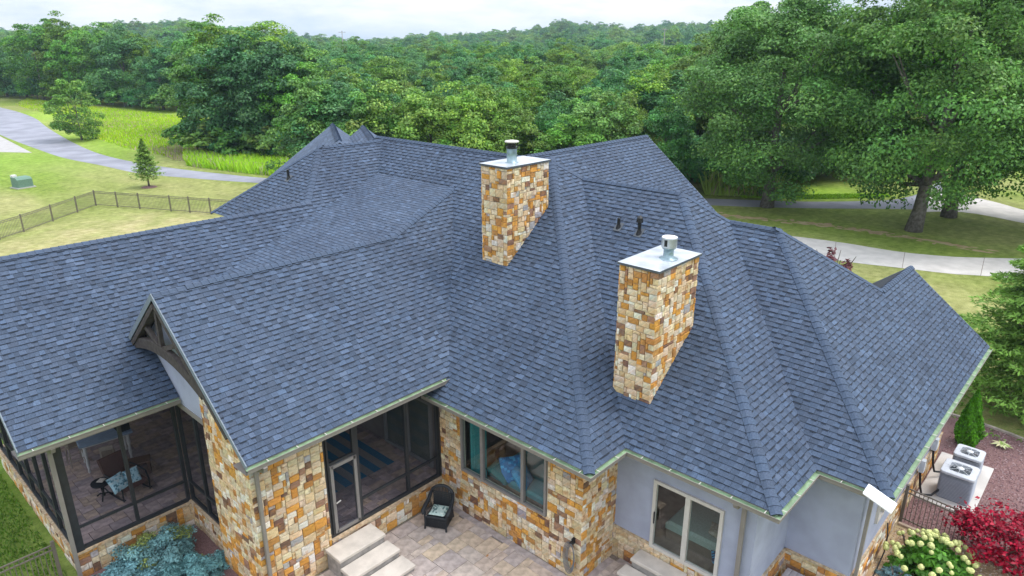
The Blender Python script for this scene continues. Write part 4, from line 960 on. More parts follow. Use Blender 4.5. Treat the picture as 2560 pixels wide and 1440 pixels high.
# ---- wicker armchair
e = tag(empty('armchair', (11.33, 13.3, .045), R_(118)), 'black wicker armchair with pale cushion on the patio', 'chair')
WK = 'wicker'
b = MB(); b.cbox(-.31, .31, -.3, .3, .3, .4, .02); b.build('seat', WK, e)
b = MB()
for k in range(22): 
    x = -.3 + .6 * k / 21; b.bar((x, .3, .05), (x, .3, .32), .02)
for k in range(20):
    y = -.28 + .56 * k / 19; b.bar((-.31, y, .05), (-.31, y, .32), .02); b.bar((.31, y, .05), (.31, y, .32), .02)
b.build('skirt', WK, e)
for sx in (-1, 1):
    b = MB(); b.tube([(sx * .33, .36, 0), (sx * .32, .33, .2), (sx * .34, .31, .5), (sx * .36, .28, .6)], .03, 8); b.build('front_leg', WK, e)
    b = MB(); b.tube([(sx * .3, -.36, 0), (sx * .3, -.3, .3)], .03, 8); b.build('rear_leg', WK, e)
    b = MB(); b.tube([(sx * .36, .36, .5), (sx * .385, .33, .58), (sx * .39, .1, .63), (sx * .37, -.15, .7), (sx * .34, -.3, .86)], [.05, .065, .06, .055, .05], 10); b.build('arm', WK, e, True)
    b = MB()
    for k in range(8):
        y = .28 - k * .075; b.bar((sx * .33, y, .36), (sx * .375, y, .6 + max(0, -y) * .4), .018)
    b.build('arm_weave', WK, e)
b = MB()
arc_ = [( -.34 + .68 * k / 16, -.3 - .06 * math.sin(math.pi * k / 16), .86 + .2 * math.sin(math.pi * k / 16) ** .6) for k in range(17)]
b.tube(arc_, .05, 8); b.build('back_rim', WK, e, True)
b = MB()
for k in range(13):
    x = -.29 + .58 * k / 12; zt_ = .86 + .2 * math.sin(math.pi * (x + .34) / .68) ** .6; b.bar((x * .85, -.28, .38), (x, -.33, zt_), .03)
for k in range(8): b.bar((-.29, -.285 - k * .005, .43 + k * .06), (.29, -.285 - k * .005, .43 + k * .06), .024)
b.build('backrest', WK, e)
def cushion(name, par, loc, rz, w, d, h, col, spots=None, tilt=0, seed=0):
    mb = MB(); n_ = 10; V = []
    rng = random.Random(seed)
    for s_ in (1, -1):
        for i in range(n_ + 1):
            for j in range(n_ + 1):
                u, v = i / n_ * 2 - 1, j / n_ * 2 - 1; f = max(0, (1 - u ** 4) * (1 - v ** 4)) ** .5
                V.append((u * w / 2 * (1 - .06 * (1 - abs(v))), v * d / 2 * (1 - .06 * (1 - abs(u))), s_ * (h / 2 * f)))
    F = []
    for s_ in range(2):
        o_ = s_ * (n_ + 1) ** 2
        for i in range(n_):
            for j in range(n_): F.append((o_ + i * (n_ + 1) + j, o_ + (i + 1) * (n_ + 1) + j, o_ + (i + 1) * (n_ + 1) + j + 1, o_ + i * (n_ + 1) + j + 1))
    mb.v = V; mb.f = F; mb.m = [0] * len(F); mb.c = [(rng.choice(spots) if spots and rng.random() < .4 else col) for _ in F]
    o = mb.build(name, 'fabric', par, True, loc=loc); o.rotation_euler = (tilt, 0, rz); return o
cushion('cushion', e, (0, .02, .45), 0, .5, .5, .12, (.45, .56, .52), [(.12, .2, .2), (.6, .66, .6)], seed=2)
# ---- furniture of the porch (seen through the screens)
def table_leg(par, x, y, h, col, name='leg'):
    b = MB(); b.lathe([(.03, 0), (.05, .05), (.03, .12), (.055, .3), (.035, .5), (.06, .65), (.045, h - .1), (.06, h)], 12, x, y, col); b.build(name, 'tint', par, True)
e = tag(empty('bar_table', (5.52, 22.65, FL), R_(-8)), 'tall table with turned white legs inside the screened porch', 'table')
b = MB(); b.cbox(-.75, .75, -.5, .5, .98, 1.04, .01, (.2, .25, .32)); b.build('tabletop', 'tint', e)
b = MB(); b.box(-.62, .62, -.38, .38, .88, .98, (.5, .48, .45)); b.build('apron', 'tint', e)
for sx in (-1, 1):
    for sy in (-1, 1): table_leg(e, sx * .6, sy * .36, .9, (.5, .48, .46))
def stool(x, y, rz, label):
    e = tag(empty('bar_stool', (x, y, FL), rz), label, 'stool', 'stools round the tall porch table'); w = (.3, .25, .2)
    b = MB(); b.cbox(-.19, .19, -.19, .19, .66, .7, .01, (.25, .19, .14)); b.build('seat', 'tint', e)
    for sx in (-1, 1):
        for sy in (-1, 1): b = MB(); b.bar((sx * .17, sy * .17, .66), (sx * .2, sy * .2, 0), .035, col=w); b.build('leg', 'tint', e)
        b = MB(); b.bar((sx * .19, -.19, .22), (sx * .19, .19, .22), .025, col=w); b.build('stretcher', 'tint', e)
        b = MB(); b.bar((sx * .17, .18, .68), (sx * .17, .22, 1.05), .035, col=w); b.build('back_post', 'tint', e)
    b = MB(); b.box(-.19, .19, .19, .23, .92, 1.05, w); b.build('backrest', 'tint', e)
stool(4.78, 23.25, R_(90), 'wooden bar stool at the near end of the tall porch table'); stool(5.35, 21.9, R_(160), 'wooden bar stool in front of the tall porch table')
b = MB(); b.cbox(-.17, .17, -.26, .26, 0, .26, .02, (.012, .012, .014)); o = b.build('black_box', 'tint', loc=(6.02, 22.48, FL + 1.042)); tag(o, 'black box standing on the tall porch table', 'box')
e = tag(empty('lounge_chair', (5.35, 20.45, FL), R_(10)), 'brown cushioned lounge chair on curved dark rockers inside the porch', 'chair'); br = (.11, .06, .05)
b = MB(); b.cbox(-.36, .36, -.4, .4, .3, .46, .04, br); b.build('seat', 'fabric', e)
b = MB(); b.faces([(-.36, .4, .4), (.36, .4, .4), (.36, .72, 1.0), (-.36, .72, 1.0), (-.36, .55, .36), (.36, .55, .36), (.36, .86, .96), (-.36, .86, .96)], [(0, 1, 2, 3), (4, 7, 6, 5), (0, 4, 5, 1), (3, 2, 6, 7), (0, 3, 7, 4), (1, 5, 6, 2)], br); b.build('backrest', 'fabric', e)
for sx in (-1, 1):
    b = MB(); b.tube([(sx * .4, -.5, .12)] + [(sx * .4, -.42 + .1 * k, .02 + .0022 * (k - 4.5) ** 2) for k in range(10)] + [(sx * .4, .62, .12)], .022, 6); b.build('rocker', 'black', e)
    b = MB(); b.tube([(sx * .4, -.4, .02), (sx * .4, -.42, .4), (sx * .41, -.3, .62), (sx * .41, .2, .64), (sx * .39, .5, .62)], .024, 6); b.build('arm', 'black', e)
cp = [(.10, .22, .27), (.5, .6, .62), (.2, .36, .42)]
o = cushion('cushion', None, (5.0, 20.12, FL + .63), R_(20), .5, .5, .16, (.42, .62, .68), cp, R_(55), 5); tag(o, 'pale blue patterned cushion leaning upright on the porch chair', 'cushion')
o = cushion('cushion', None, (5.42, 20.2, FL + .62), R_(5), .44, .46, .14, (.40, .58, .65), cp, R_(62), 6); tag(o, 'smaller pale blue patterned cushion beside the chair arm', 'cushion')
e = tag(empty('side_table', (4.72, 20.68, FL)), 'small round black side table inside the porch', 'table')
b = MB(); b.lathe([(.27, .5), (.28, .52), (.28, .54), (.26, .55)], 20, col=(.012, .012, .014)); b.build('tabletop', 'tint', e)
b = MB(); b.lathe([(.05, .08), (.03, .2), (.05, .35), (.04, .5)], 10, col=(.012, .012, .014)); b.build('stem', 'tint', e)
for k in range(3): b = MB(); a = k * 2.1; b.tube([(0, 0, .14), (.12 * math.cos(a), .12 * math.sin(a), .12), (.24 * math.cos(a), .24 * math.sin(a), .02)], .022, 6, (.012, .012, .014)); b.build('foot', 'tint', e)
o = cushion('napkin', None, (4.74, 20.7, FL + .58), R_(40), .22, .2, .05, (.5, .43, .36)); tag(o, 'crumpled cream cloth on the small black side table', 'cloth')
e = tag(empty('bench', (5.75, 21.3, FL), R_(-20)), 'brown wooden bench beside the lounge chair inside the porch', 'bench')
b = MB(); b.cbox(-.55, .55, -.22, .22, .4, .46, .01, (.13, .075, .05)); b.build('seat', 'tint', e)
for sx in (-1, 1): b = MB(); b.box(sx * .48 - .04, sx * .48 + .04, -.2, .2, 0, .4, (.11, .065, .045)); b.build('leg', 'tint', e)
# striped rug
e = tag(empty('rug', (10.2, 17.4, FL - .012)), 'blue and beige striped rug on the porch floor', 'rug')
for k in range(12):
    b = MB(); w = 3.2 / 12; b.box(-1.7 + k * w, -1.7 + (k + 1) * w, -1.55, 1.45, 0, .012, (.03, .13, .22) if k % 2 else (.22, .2, .19)); b.build('stripe', 'fabric', e)
# room behind the big window
e = tag(empty('daybed', (13.6, 11.6, FL)), 'daybed under the big window with teal cover', 'bed')
b = MB(); b.cbox(-.85, .85, -1.1, 1.1, .0, .42, .05, (.2, .15, .11)); b.build('base', 'tint', e); b = MB(); b.cbox(-.83, .83, -1.08, 1.08, .42, .6, .06, (.08, .32, .36)); b.build('mattress', 'fabric', e)
BL = [(.05, .32, .68), (.06, .38, .74), (.08, .46, .82)]
for k, (x, y, z, rz, t, c, lab) in enumerate(((12.95, 11.45, FL + .86, 20, 60, (.06, .42, .80), 'bright blue square pillow behind the big window'), (13.05, 11.9, FL + .84, -30, 55, (.035, .22, .52), 'darker blue pillow leaning behind the bright one'), (12.9, 12.2, FL + .72, 10, 25, (.06, .2, .2), 'dark teal pillow lying low behind the window'))):
    o = cushion('pillow', None, (x, y, z), R_(rz), .78, .78, .26, c, BL if k < 2 else None, R_(t), 10 + k); tag(o, lab, 'pillow')
b = MB(); n_ = 18
for k in range(n_): 
    y0, y1_ = 12.45 + .7 * k / n_, 12.45 + .7 * (k + 1) / n_; x0, x1 = 12.5 + .05 * math.sin(k * 1.9), 12.5 + .05 * math.sin((k + 1) * 1.9); b.poly([(x0, y0, FL + .05), (x1, y1_, FL + .05), (x1, y1_, 3.6), (x0, y0, 3.6)], (.06, .26, .28))
o = b.build('curtain', 'fabric'); tag(o, 'teal curtain at the end of the big window', 'curtain')
e = tag(empty('low_table', (14.3, 10.1, FL)), 'low stone-topped table inside the big window', 'table'); b = MB(); b.cbox(-.55, .55, -.5, .5, .4, .48, .02, (.36, .3, .26)); b.build('tabletop', 'tint', e); b = MB(); b.box(-.4, .4, -.35, .35, 0, .4, (.12, .08, .06)); b.build('base', 'tint', e)
# room behind the sliding door
e = tag(empty('bed', (15.3, 6.7, FL)), 'bed with pale grey-green cover behind the sliding door', 'bed')
b = MB(); b.cbox(-.95, .95, -1.0, .8, 0, .35, .03, (.16, .12, .09)); b.build('frame', 'tint', e); b = MB(); b.cbox(-.97, .97, -1.02, .82, .35, .58, .07, (.30, .36, .33)); b.build('mattress', 'fabric', e)
o = cushion('pillow', None, (14.75, 6.2, FL + .66), R_(15), .5, .5, .16, (.35, .3, .24), [(.42, .38, .32)], R_(20), 21); tag(o, 'beige pillow on the bed behind the sliding door', 'pillow')
o = cushion('pillow', None, (14.2, 5.9, FL + .3), R_(30), .45, .4, .16, (.02, .05, .12), [(.06, .3, .55)], R_(30), 22); tag(o, 'navy and blue pillow low behind the sliding door', 'pillow')
# ---- yard things far off
e = tag(empty('transformer_box', (17.9, 82.2, 0), R_(12)), 'green utility transformer box on a small pad on the lawn', 'utility box')
b = MB(); b.box(-.85, .85, -.75, .75, 0, .1, (.4, .39, .37)); b.build('pad', 'tint', e)
b = MB(); b.faces([(-.7, -.6, .1), (.7, -.6, .1), (.7, .6, .1), (-.7, .6, .1), (-.7, -.6, .85), (.7, -.6, .85), (.7, -.3, 1.05), (-.7, -.3, 1.05), (.7, .6, 1.05), (-.7, .6, 1.05)], [(0, 1, 5, 4), (4, 5, 6, 7), (7, 6, 8, 9), (1, 2, 8, 6, 5), (0, 4, 7, 9, 3), (2, 3, 9, 8)], (.13, .22, .17)); b.build('cabinet', 'tint', e)
b = MB(); b.box(-.6, -.2, .3, .75, 1.05, 1.25, (.6, .6, .58)); b.build('lid_box', 'tint', e)
def pole(x, y, z, h, label):
    e = tag(empty('utility_pole', (x, y, z)), label, 'pole'); b = MB(); b.tube([(0, 0, 0), (0, 0, h)], [.3, .2], 8, (.4, .37, .34)); b.build('post', 'tint', e); b = MB(); b.bar((-1.5, 1.3, h - .8), (1.5, -1.3, h - .8), .25, col=(.35, .32, .3)); b.build('crossarm', 'tint', e)
def pxpos(px, dist):
    a = R_(42.4906) - math.atan((px - 1280) / 1850); c = dist / math.cos(math.atan((px - 1280) / 1850)); return c * math.cos(a), c * math.sin(a)
x, y = pxpos(857, 420); pole(x, y, hillh(x, y), 13.5 - hillh(x, y) + 6.5, 'thin pale utility pole above the far woods on the left')
x, y = pxpos(1660, 420); pole(x, y, hillh(x, y), 13.5 - hillh(x, y) + 8, 'utility pole with crossarm above the far woods near the oaks')
x, y = pxpos(1205, 330); e = tag(empty('barn', (x, y, 0), R_(20)), 'far white-roofed barn among the trees', 'building'); zb_ = 3.2
b = MB(); b.faces([(-5, -4, zb_), (5, -4, zb_), (5, 0, zb_ + 2.0), (-5, 0, zb_ + 2.0), (5, 4, zb_), (-5, 4, zb_)], [(0, 1, 2, 3), (3, 2, 4, 5)], (.62, .64, .68)); b.build('roof', 'tint', e)
b = MB(); b.box(-4.7, 4.7, -3.7, 3.7, -6, zb_, (.4, .4, .4)); b.build('wall', 'tint', e)
# ================================================================ VEGETATION
def leafmesh(name, pos, nrm, size, tints, m, aspect=.55, fold=.14, rng=None, tang=None):
    N = len(pos); rng = rng or np.random.default_rng(1)
    nrm = nrm / np.linalg.norm(nrm, axis=1, keepdims=True)
    t = rng.normal(size=(N, 3)) if tang is None else tang
    t -= nrm * (t * nrm).sum(1, keepdims=True); t /= np.linalg.norm(t, axis=1, keepdims=True) + 1e-9
    b = np.cross(nrm, t); s = size[:, None]
    V = np.empty((N, 4, 3)); V[:, 0] = pos - t * s * .5; V[:, 2] = pos + t * s * .5
    V[:, 1] = pos + b * s * aspect * .5 + nrm * s * fold; V[:, 3] = pos - b * s * aspect * .5 + nrm * s * fold
    me = bpy.data.meshes.new(name); me.vertices.add(4 * N); me.vertices.foreach_set('co', V.astype(np.float32).ravel())
    me.loops.add(4 * N); me.loops.foreach_set('vertex_index', np.arange(4 * N, dtype=np.int32))
    me.polygons.add(N); me.polygons.foreach_set('loop_start', np.arange(0, 4 * N, 4, dtype=np.int32))
    me.materials.append(M[m]); me.update(calc_edges=True); me.validate()
    a = me.attributes.new('tint', 'FLOAT_COLOR', 'FACE'); a.data.foreach_set('color', np.concatenate([tints, np.ones((N, 1))], 1).astype(np.float32).ravel())
    return me
def unit(rng, n):
    v = rng.normal(size=(n, 3)); return v / np.linalg.norm(v, axis=1, keepdims=True)
def crown(seed, R, H, z0, ncl, per, leaf, base, var=.22, yel=.25, rc=(.2, .34), low=-.55, m='leaf', droop=.0):
    """leaf clumps spread over an uneven ellipsoid from z0 to z0+H; returns mesh and clump centres"""
    rng = np.random.default_rng(seed); base = np.array(base)
    d = unit(rng, ncl); d[:, 2] = np.where(d[:, 2] < low, -d[:, 2] * .6, d[:, 2]); r = rng.uniform(.3, 1, ncl) ** .45
    az = np.arctan2(d[:, 1], d[:, 0]); ph = rng.uniform(0, 6.3, 4)
    lob = 1 + .16 * np.sin(2 * az + ph[0]) + .12 * np.sin(3 * az + ph[1]) + .08 * np.sin(5 * az + 3 * d[:, 2] + ph[2])
    ctr = np.stack([d[:, 0] * R * r * lob, d[:, 1] * R * r * lob, z0 + H / 2 + d[:, 2] * H / 2 * r * (1 + .08 * np.sin(4 * az + ph[3]))], 1)
    ctr[:, :2] *= (1 - .25 * np.clip((ctr[:, 2:] - z0) / H, 0, 1) ** 3)
    rad = R * rng.uniform(*rc, ncl); ct = base * (1 + rng.normal(0, var * .55, (ncl, 1))) * (1 + rng.normal(0, .05, (ncl, 3)))
    idx = np.repeat(np.arange(ncl), per); n = len(idx); u = unit(rng, n); u[:, 2] = np.where(u[:, 2] < -.35, -u[:, 2], u[:, 2])
    out = d[idx]; u = u + out * .55; u /= np.linalg.norm(u, axis=1, keepdims=True)
    rr = rad[idx] * (.35 + .65 * rng.uniform(0, 1, n) ** .5); pos = ctr[idx] + u * rr[:, None] * np.array([1, 1, .78])
    pos[:, 2] -= droop * rng.uniform(0, 1, n) * rad[idx]
    nrm = u * .7 + np.array([0, 0, .55]) + rng.normal(0, .5, (n, 3))
    t = ct[idx] * (1 + rng.normal(0, var, (n, 1))); y = rng.random(n) < yel; t[y] *= np.array([1.4, 1.2, .95]); t = np.clip(t, .008, .6)
    return leafmesh('crown', pos, nrm, leaf * rng.uniform(.7, 1.3, n), t, m, .62, .12, rng), ctr
def trunk(seed, h, r, ctrs, nl=7, lean=(0, 0), top=.75):
    rng = random.Random(seed); mb = MB(); pts, rad = [], []
    n = 8
    for k in range(n + 1):
        f = k / n; pts.append((lean[0] * f + rng.uniform(-.12, .12) * f * r * 3, lean[1] * f + rng.uniform(-.12, .12) * f * r * 3, h * top * f - .1)); rad.append(r * (1 - .72 * f) * (1.3 if k == 0 else 1.03 if k == 1 else 1))
    mb.tube(pts, rad, 10)
    order = sorted(range(len(ctrs)), key=lambda i: rng.random())[:nl]
    for i in order:
        c = ctrs[i]; f = max(.28, min(.9, (c[2] * .62) / (h * top))); k = f * n; a = int(k); p = Vector(pts[min(a, n)]); q = Vector(c); mid = (p + q) / 2 + Vector((rng.uniform(-.3, .3), rng.uniform(-.3, .3), -.06 * (q - p).length))
        r0 = r * (1 - .72 * f) * .55; mb.tube([p, (p + mid) / 2 + Vector((0, 0, .05)), mid, q], [r0, r0 * .8, r0 * .6, r0 * .18], 6)
    return mb.mesh('trunk', 'bark', True)
def tree(name, label, cat, loc, rz, sc, cm_, tm, group=None):
    e = empty(name, loc, rz); e.scale = sc if hasattr(sc, '__len__') else (sc,) * 3; tag(e, label, cat, group)
    c = obj('crown', cm_, e); obj('trunk', tm, e); return e
G1, G2, G3, G4 = (.12, .265, .06), (.09, .245, .08), (.165, .295, .06), (.078, .215, .08)
variants = []
for k, (Rr, Hh, z0, base) in enumerate(((4.6, 12.0, .5, G1), (5.2, 11.6, .3, G2), (4.2, 12.6, .3, G3), (4.8, 11.4, .8, G4), (5.4, 12.0, .4, G3), (4.0, 11.8, .3, G1))):
    cm_, ct_ = crown(100 + k, Rr, Hh, z0, 100, 160, .3, base, low=-.85, rc=(.17, .32)); variants.append((cm_, trunk(100 + k, 12, .24, ct_, 6)))   # nominal height about 12.5 m
shrubs = []
for k, base in enumerate((G1, G4, G3)):
    cm_, ct_ = crown(140 + k, 1.7, 2.3, .15, 30, 70, .3, base, rc=(.25, .4)); shrubs.append((cm_, trunk(140 + k, 2, .06, ct_, 4)))
far_src = []
rg = random.Random(11)
def wood(pxs, dists, heights, label, group, jit=.25, yes=None):
    """one tree for each entry: screen column, distance and height of the real tree"""
    for i_, (px, d, h) in enumerate(zip(pxs, dists, heights)):
        x, y = pxpos(px, d); v = variants[rg.randrange(6)]; s = h / 12.4; w = s * rg.uniform(.92, 1.2)
        e = tree('deciduous_tree', label % ORD[min(i_, 19)], 'tree', (x, y, (hillh(x, y) if math.hypot(x, y) > 145 else 0) - .05), rg.uniform(0, 6.28), (w, w, s), *v, group=group); far_src.append(e)
ORD = 'first second third fourth fifth sixth seventh eighth ninth tenth eleventh twelfth thirteenth fourteenth fifteenth sixteenth seventeenth eighteenth nineteenth twentieth'.split()
def run(p0, p1, step, dfun, hfun, label, group):
    px = p0; P_, D_, H_ = [], [], []
    while px < p1:
        d = dfun(px) * rg.uniform(.97, 1.03); P_.append(px + rg.uniform(-.2, .2) * step); D_.append(d); H_.append(hfun(px) * rg.uniform(.88, 1.12)); px += step * rg.uniform(.85, 1.15)
    wood(P_, D_, H_, label, group)
lerp = lambda a, b, t: a + (b - a) * max(0, min(1, t))
# far edge of the meadow
gA = 'trees along the far edge of the meadow'
def top(px, y, d): return 13.55 + (107 - y) / 1850 * d                       # height that reaches a given level at distance d
skyA = lambda px: 120 if px < 40 else lerp(95, 66, (px - 40) / 90) if px < 130 else lerp(66, 74, (px - 130) / 160) if px < 290 else lerp(80, 128, (px - 290) / 60)
dA = lambda px: lerp(192, 152, px / 430)
run(-60, 430, 46, dA, lambda px: top(px, skyA(px), dA(px)) + 1.0, "%s tree counting from the drive in the front row beyond the meadow", gA)
run(-60, 470, 60, lambda px: dA(px) * 1.1, lambda px: top(px, skyA(px) + 12, dA(px) * 1.1), "%s tree counting from the drive in the back row beyond the meadow", gA)
# clump right of the meadow
gB = 'trees of the wood edge between meadow and house'
skyB = lambda px: lerp(135, 72, (px - 400) / 90) if px < 490 else lerp(72, 78, (px - 490) / 130) if px < 620 else lerp(88, 100, (px - 620) / 100) if px < 720 else lerp(105, 185, (px - 720) / 180)
dB = lambda px: lerp(95, 88, (px - 420) / 300)
run(525, 900, 56, dB, lambda px: top(px, skyB(px) + 14, dB(px)), "%s tree counting from the meadow at the front edge of the wood", gB)
run(540, 900, 66, lambda px: dB(px) + 9, lambda px: top(px, skyB(px), dB(px) + 9), "%s tree counting from the meadow in the second rank of the wood edge", gB)
run(520, 900, 76, lambda px: dB(px) + 24, lambda px: top(px, skyB(px) + 6, dB(px) + 24), "%s tree counting from the meadow in the third rank of the wood edge", gB)
# the wood behind the house
gC = 'trees of the wood right behind the house'; lC = 'tree in the dense wood right behind the house roof'
run(760, 1700, 78, lambda px: 64, lambda px: lerp(9.5, 8.6, (px - 760) / 500), "%s tree counting from the garage gables in the rank close behind the roof", gC)
run(820, 1700, 74, lambda px: 74, lambda px: top(px, 218, 74), "%s tree counting from the garage gables in the second rank behind the roof", gC)
run(860, 1700, 70, lambda px: 88, lambda px: top(px, 190, 88), "%s tree counting from the garage gables in the third rank behind the roof", gC)
run(880, 1660, 64, lambda px: 106, lambda px: top(px, 168, 106), "%s tree counting from the garage gables in the fourth rank behind the roof", gC)
run(880, 1660, 60, lambda px: 130, lambda px: top(px, 158, 130), "%s tree counting from the garage gables in the fifth rank behind the roof", gC)
# behind the road on the right
gD = 'trees beyond the drive on the right'; lD = 'tree standing beyond the drive behind the big oaks'
skyD = lambda px: lerp(170, 62, (px - 1600) / 230)
run(1560, 2080, 88, lambda px: lerp(76, 84, (px - 1600) / 400), lambda px: top(px, max(40, skyD(px)) + 30, 78), "%s tree counting from the roof in the rank just beyond the drive", gD)
run(1600, 2150, 90, lambda px: 92, lambda px: top(px, max(30, skyD(px)), 92), "%s tree counting from the roof in the tall rank behind the big oaks", gD)
run(2150, 2700, 120, lambda px: 128, lambda px: 16, "%s far tree counting from the oaks beyond the concrete apron", gD)
run(1860, 2260, 70, lambda px: lerp(80, 98, (px - 1860) / 400), lambda px: 8.5, "%s small tree counting from the roof under the big oaks' shade", gD)
# undergrowth along the wood edges
gS = 'bushes along the wood edge'
bn = {}
def bush(px, d, s, label):
    bn[label] = bn.get(label, -1) + 1; label = label % ORD[min(19, bn[label])]
    x, y = pxpos(px, d); v = shrubs[rg.randrange(3)]; tree('bush', label, 'bush', (x, y, 0), rg.uniform(0, 6.28), (s * rg.uniform(1, 1.4), s * rg.uniform(1, 1.4), s), *v, group=gS)
for px in range(455, 760, 26): bush(px, lerp(90, 84, (px - 440) / 300) + rg.uniform(0, 1.5), rg.uniform(1.1, 1.8), '%s bush counting from the meadow at the foot of the wood')
for px in range(20, 430, 44): bush(px, dA(px) - 4, rg.uniform(1.2, 2), '%s bush counting from the drive under the far meadow trees')
for px in range(1840, 2240, 22): bush(px, lerp(67.8, 82, max(0, px - 1960) / 260) + rg.uniform(0, 2), rg.uniform(1.2, 2.2), '%s dark bush counting from the straight-trunked oak beyond the drive')
for px in range(1600, 1790, 40): bush(px, 73, rg.uniform(1, 1.6), '%s dark bush counting from the roof beyond the drive')
# big oaks
oc1, t1 = crown(201, 8.4, 16.2, 1.4, 300, 360, .24, (.112, .265, .065), rc=(.13, .25), yel=.16, low=-.95, m='oak_leaf'); ot1 = trunk(201, 17, .5, t1, 16)
oc2, t2 = crown(202, 8.6, 16.8, 2.2, 305, 360, .24, (.12, .27, .058), rc=(.13, .25), yel=.18, low=-.95, m='oak_leaf'); ot2 = trunk(202, 18, .5, t2, 16, lean=(.8, -1.0))
oc3, t3 = crown(203, 7.4, 15.8, 2.2, 250, 360, .24, (.125, .28, .06), rc=(.14, .26), yel=.18, low=-.95, m='oak_leaf'); ot3 = trunk(203, 17, .48, t3, 12)
tree('oak_tree', 'big oak with a straight trunk between drive and lawn', 'tree', (59.35, 24.1, 0), 1.0, (1.0, 1.0, .98), oc1, ot1)
tree('oak_tree', 'big oak with a leaning trunk in the middle of the lawn', 'tree', (58.88, 12.38, 0), 0, (1.0, 1.0, 1.08), oc2, ot2)
tree('oak_tree', 'big oak standing just behind the leaning one', 'tree', (65.9, 11.5, 0), 2.2, (1.05, 1.05, 1.1), oc3, ot3)
tree('oak_tree', 'big oak whose branches hang in from the right edge', 'tree', (64.5, 1.2, 0), 4.0, (1.05, 1.05, 1.05), oc3, ot3)
# the lone trees of the meadow and yard
cm_, ct_ = crown(211, 3.2, 7.4, .1, 70, 120, .27, (.13, .27, .05), rc=(.2, .34), low=-.95); tree('young_tree', 'lone bushy young tree in the meadow beside the curved drive', 'tree', (34.2, 117.5, 0), 0, 1.15, cm_, trunk(211, 6, .12, ct_, 6))
def conifer(seed, h, r, n, size, base, z0=.3, name='crown', droop=.25, layers=14):
    rng = np.random.default_rng(seed); f = rng.uniform(0, 1, n) ** .75; lay = np.floor(f * layers + rng.uniform(0, .35, n)) / layers; lay = np.clip(lay, 0, .995)
    az = rng.uniform(0, 2 * np.pi, n); nb = 11; az = np.round(az / (2 * np.pi) * nb + lay * 7) / nb * 2 * np.pi - lay * 7 / nb * 2 * np.pi + rng.normal(0, .16, n)
    rad = r * (1 - lay) ** .85 * (.85 + .3 * np.sin(az * 3 + lay * 40)) * rng.uniform(.12, 1, n) ** .6
    z = z0 + (h - z0) * lay + (h / layers) * .5 - droop * rad + .22 * rad ** 1.15 * (rad / r) + rng.normal(0, .05, n)
    pos = np.stack([rad * np.cos(az), rad * np.sin(az), z], 1); out = np.stack([np.cos(az), np.sin(az), np.full(n, -.1)], 1)
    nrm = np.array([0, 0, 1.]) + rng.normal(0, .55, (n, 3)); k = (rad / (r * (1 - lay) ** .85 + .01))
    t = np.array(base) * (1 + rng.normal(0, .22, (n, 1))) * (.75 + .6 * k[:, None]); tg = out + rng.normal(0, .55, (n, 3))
    return leafmesh(name, pos, nrm, size * rng.uniform(.6, 1.3, n), np.clip(t, .006, .5), 'needle', .3, .05, rng, tg)
def ctrunk(h, r): mb = MB(); mb.tube([(0, 0, -.05), (0, 0, h * .5), (0, 0, h * .97)], [r, r * .6, r * .1], 8); return mb.mesh('trunk', 'bark', True)
tree('pine_tree', 'small young pine in a ring of mulch on the lawn', 'tree', (26.4, 73.1, 0), 0, 1, conifer(221, 4.5, 1.6, 6500, .27, (.19, .28, .08), .7, layers=16, droop=.1), ctrunk(4.3, .1))
mr = MB(); mr.lathe([(.75, 0), (.6, .08), (.2, .14)], 16); o = mr.build('mulch_ring', 'mulch', loc=(26.4, 73.1, 0)); tag(o, 'ring of brown mulch round the small young pine', 'mulch')
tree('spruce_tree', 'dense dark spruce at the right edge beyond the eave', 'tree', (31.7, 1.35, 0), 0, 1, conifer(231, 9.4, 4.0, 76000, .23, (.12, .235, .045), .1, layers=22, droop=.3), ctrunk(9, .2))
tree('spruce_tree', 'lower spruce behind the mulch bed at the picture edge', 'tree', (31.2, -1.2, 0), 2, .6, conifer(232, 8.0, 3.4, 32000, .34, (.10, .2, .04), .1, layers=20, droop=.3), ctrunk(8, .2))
def mound(seed, R, H, n, leaf, base, alt=None, m='needle', up=.6, z0=.0, aspect=.4, nb=40, cone=0.):
    rng = np.random.default_rng(seed); base = np.array(base); d = unit(rng, nb); d[:, 2] = np.abs(d[:, 2])
    ctr = d * np.array([R, R, H]) * rng.uniform(.45, .92, (nb, 1)); idx = rng.integers(0, nb, n); u = unit(rng, n); u[:, 2] = np.abs(u[:, 2]) * .9
    pos = ctr[idx] + u * np.array([R, R, H * .9]) * .22 * rng.uniform(.4, 1, (n, 1)); pos[:, 2] += z0
    if cone: pos[:, :2] *= (1 - cone * np.clip(pos[:, 2:] / H, 0, 1))
    ctc = base * (1 + rng.normal(0, .12, (nb, 1)))
    if alt is not None: s = rng.random(nb) < .22; ctc[s] = np.array(alt)
    t = ctc[idx] * (1 + rng.normal(0, .2, (n, 1))); nrm = u + np.array([0, 0, up]) + rng.normal(0, .5, (n, 3)); tg = u + rng.normal(0, .5, (n, 3)) + np.array([0, 0, .3])
    return leafmesh('foliage', pos, nrm, leaf * rng.uniform(.6, 1.3, n), np.clip(t, .006, .6), m, aspect, .1, rng, tg)
def plant(name, label, cat, loc, me, sc=(1, 1, 1), stem=.03, h=.4, group=None):
    e = empty(name, loc); e.scale = sc; tag(e, label, cat, group); obj('foliage', me, e)
    s = MB(); rng = random.Random(len(name))
    for k in range(5): a = k * 1.26; s.tube([(0, 0, 0), (.3 * math.cos(a) * h, .3 * math.sin(a) * h, h * .6), (.5 * math.cos(a) * h, .5 * math.sin(a) * h, h)], [stem, stem * .7, stem * .3], 5)
    s.build('stem', 'bark', e); return e
BJ, BA = (.20, .37, .385), (.27, .34, .10)
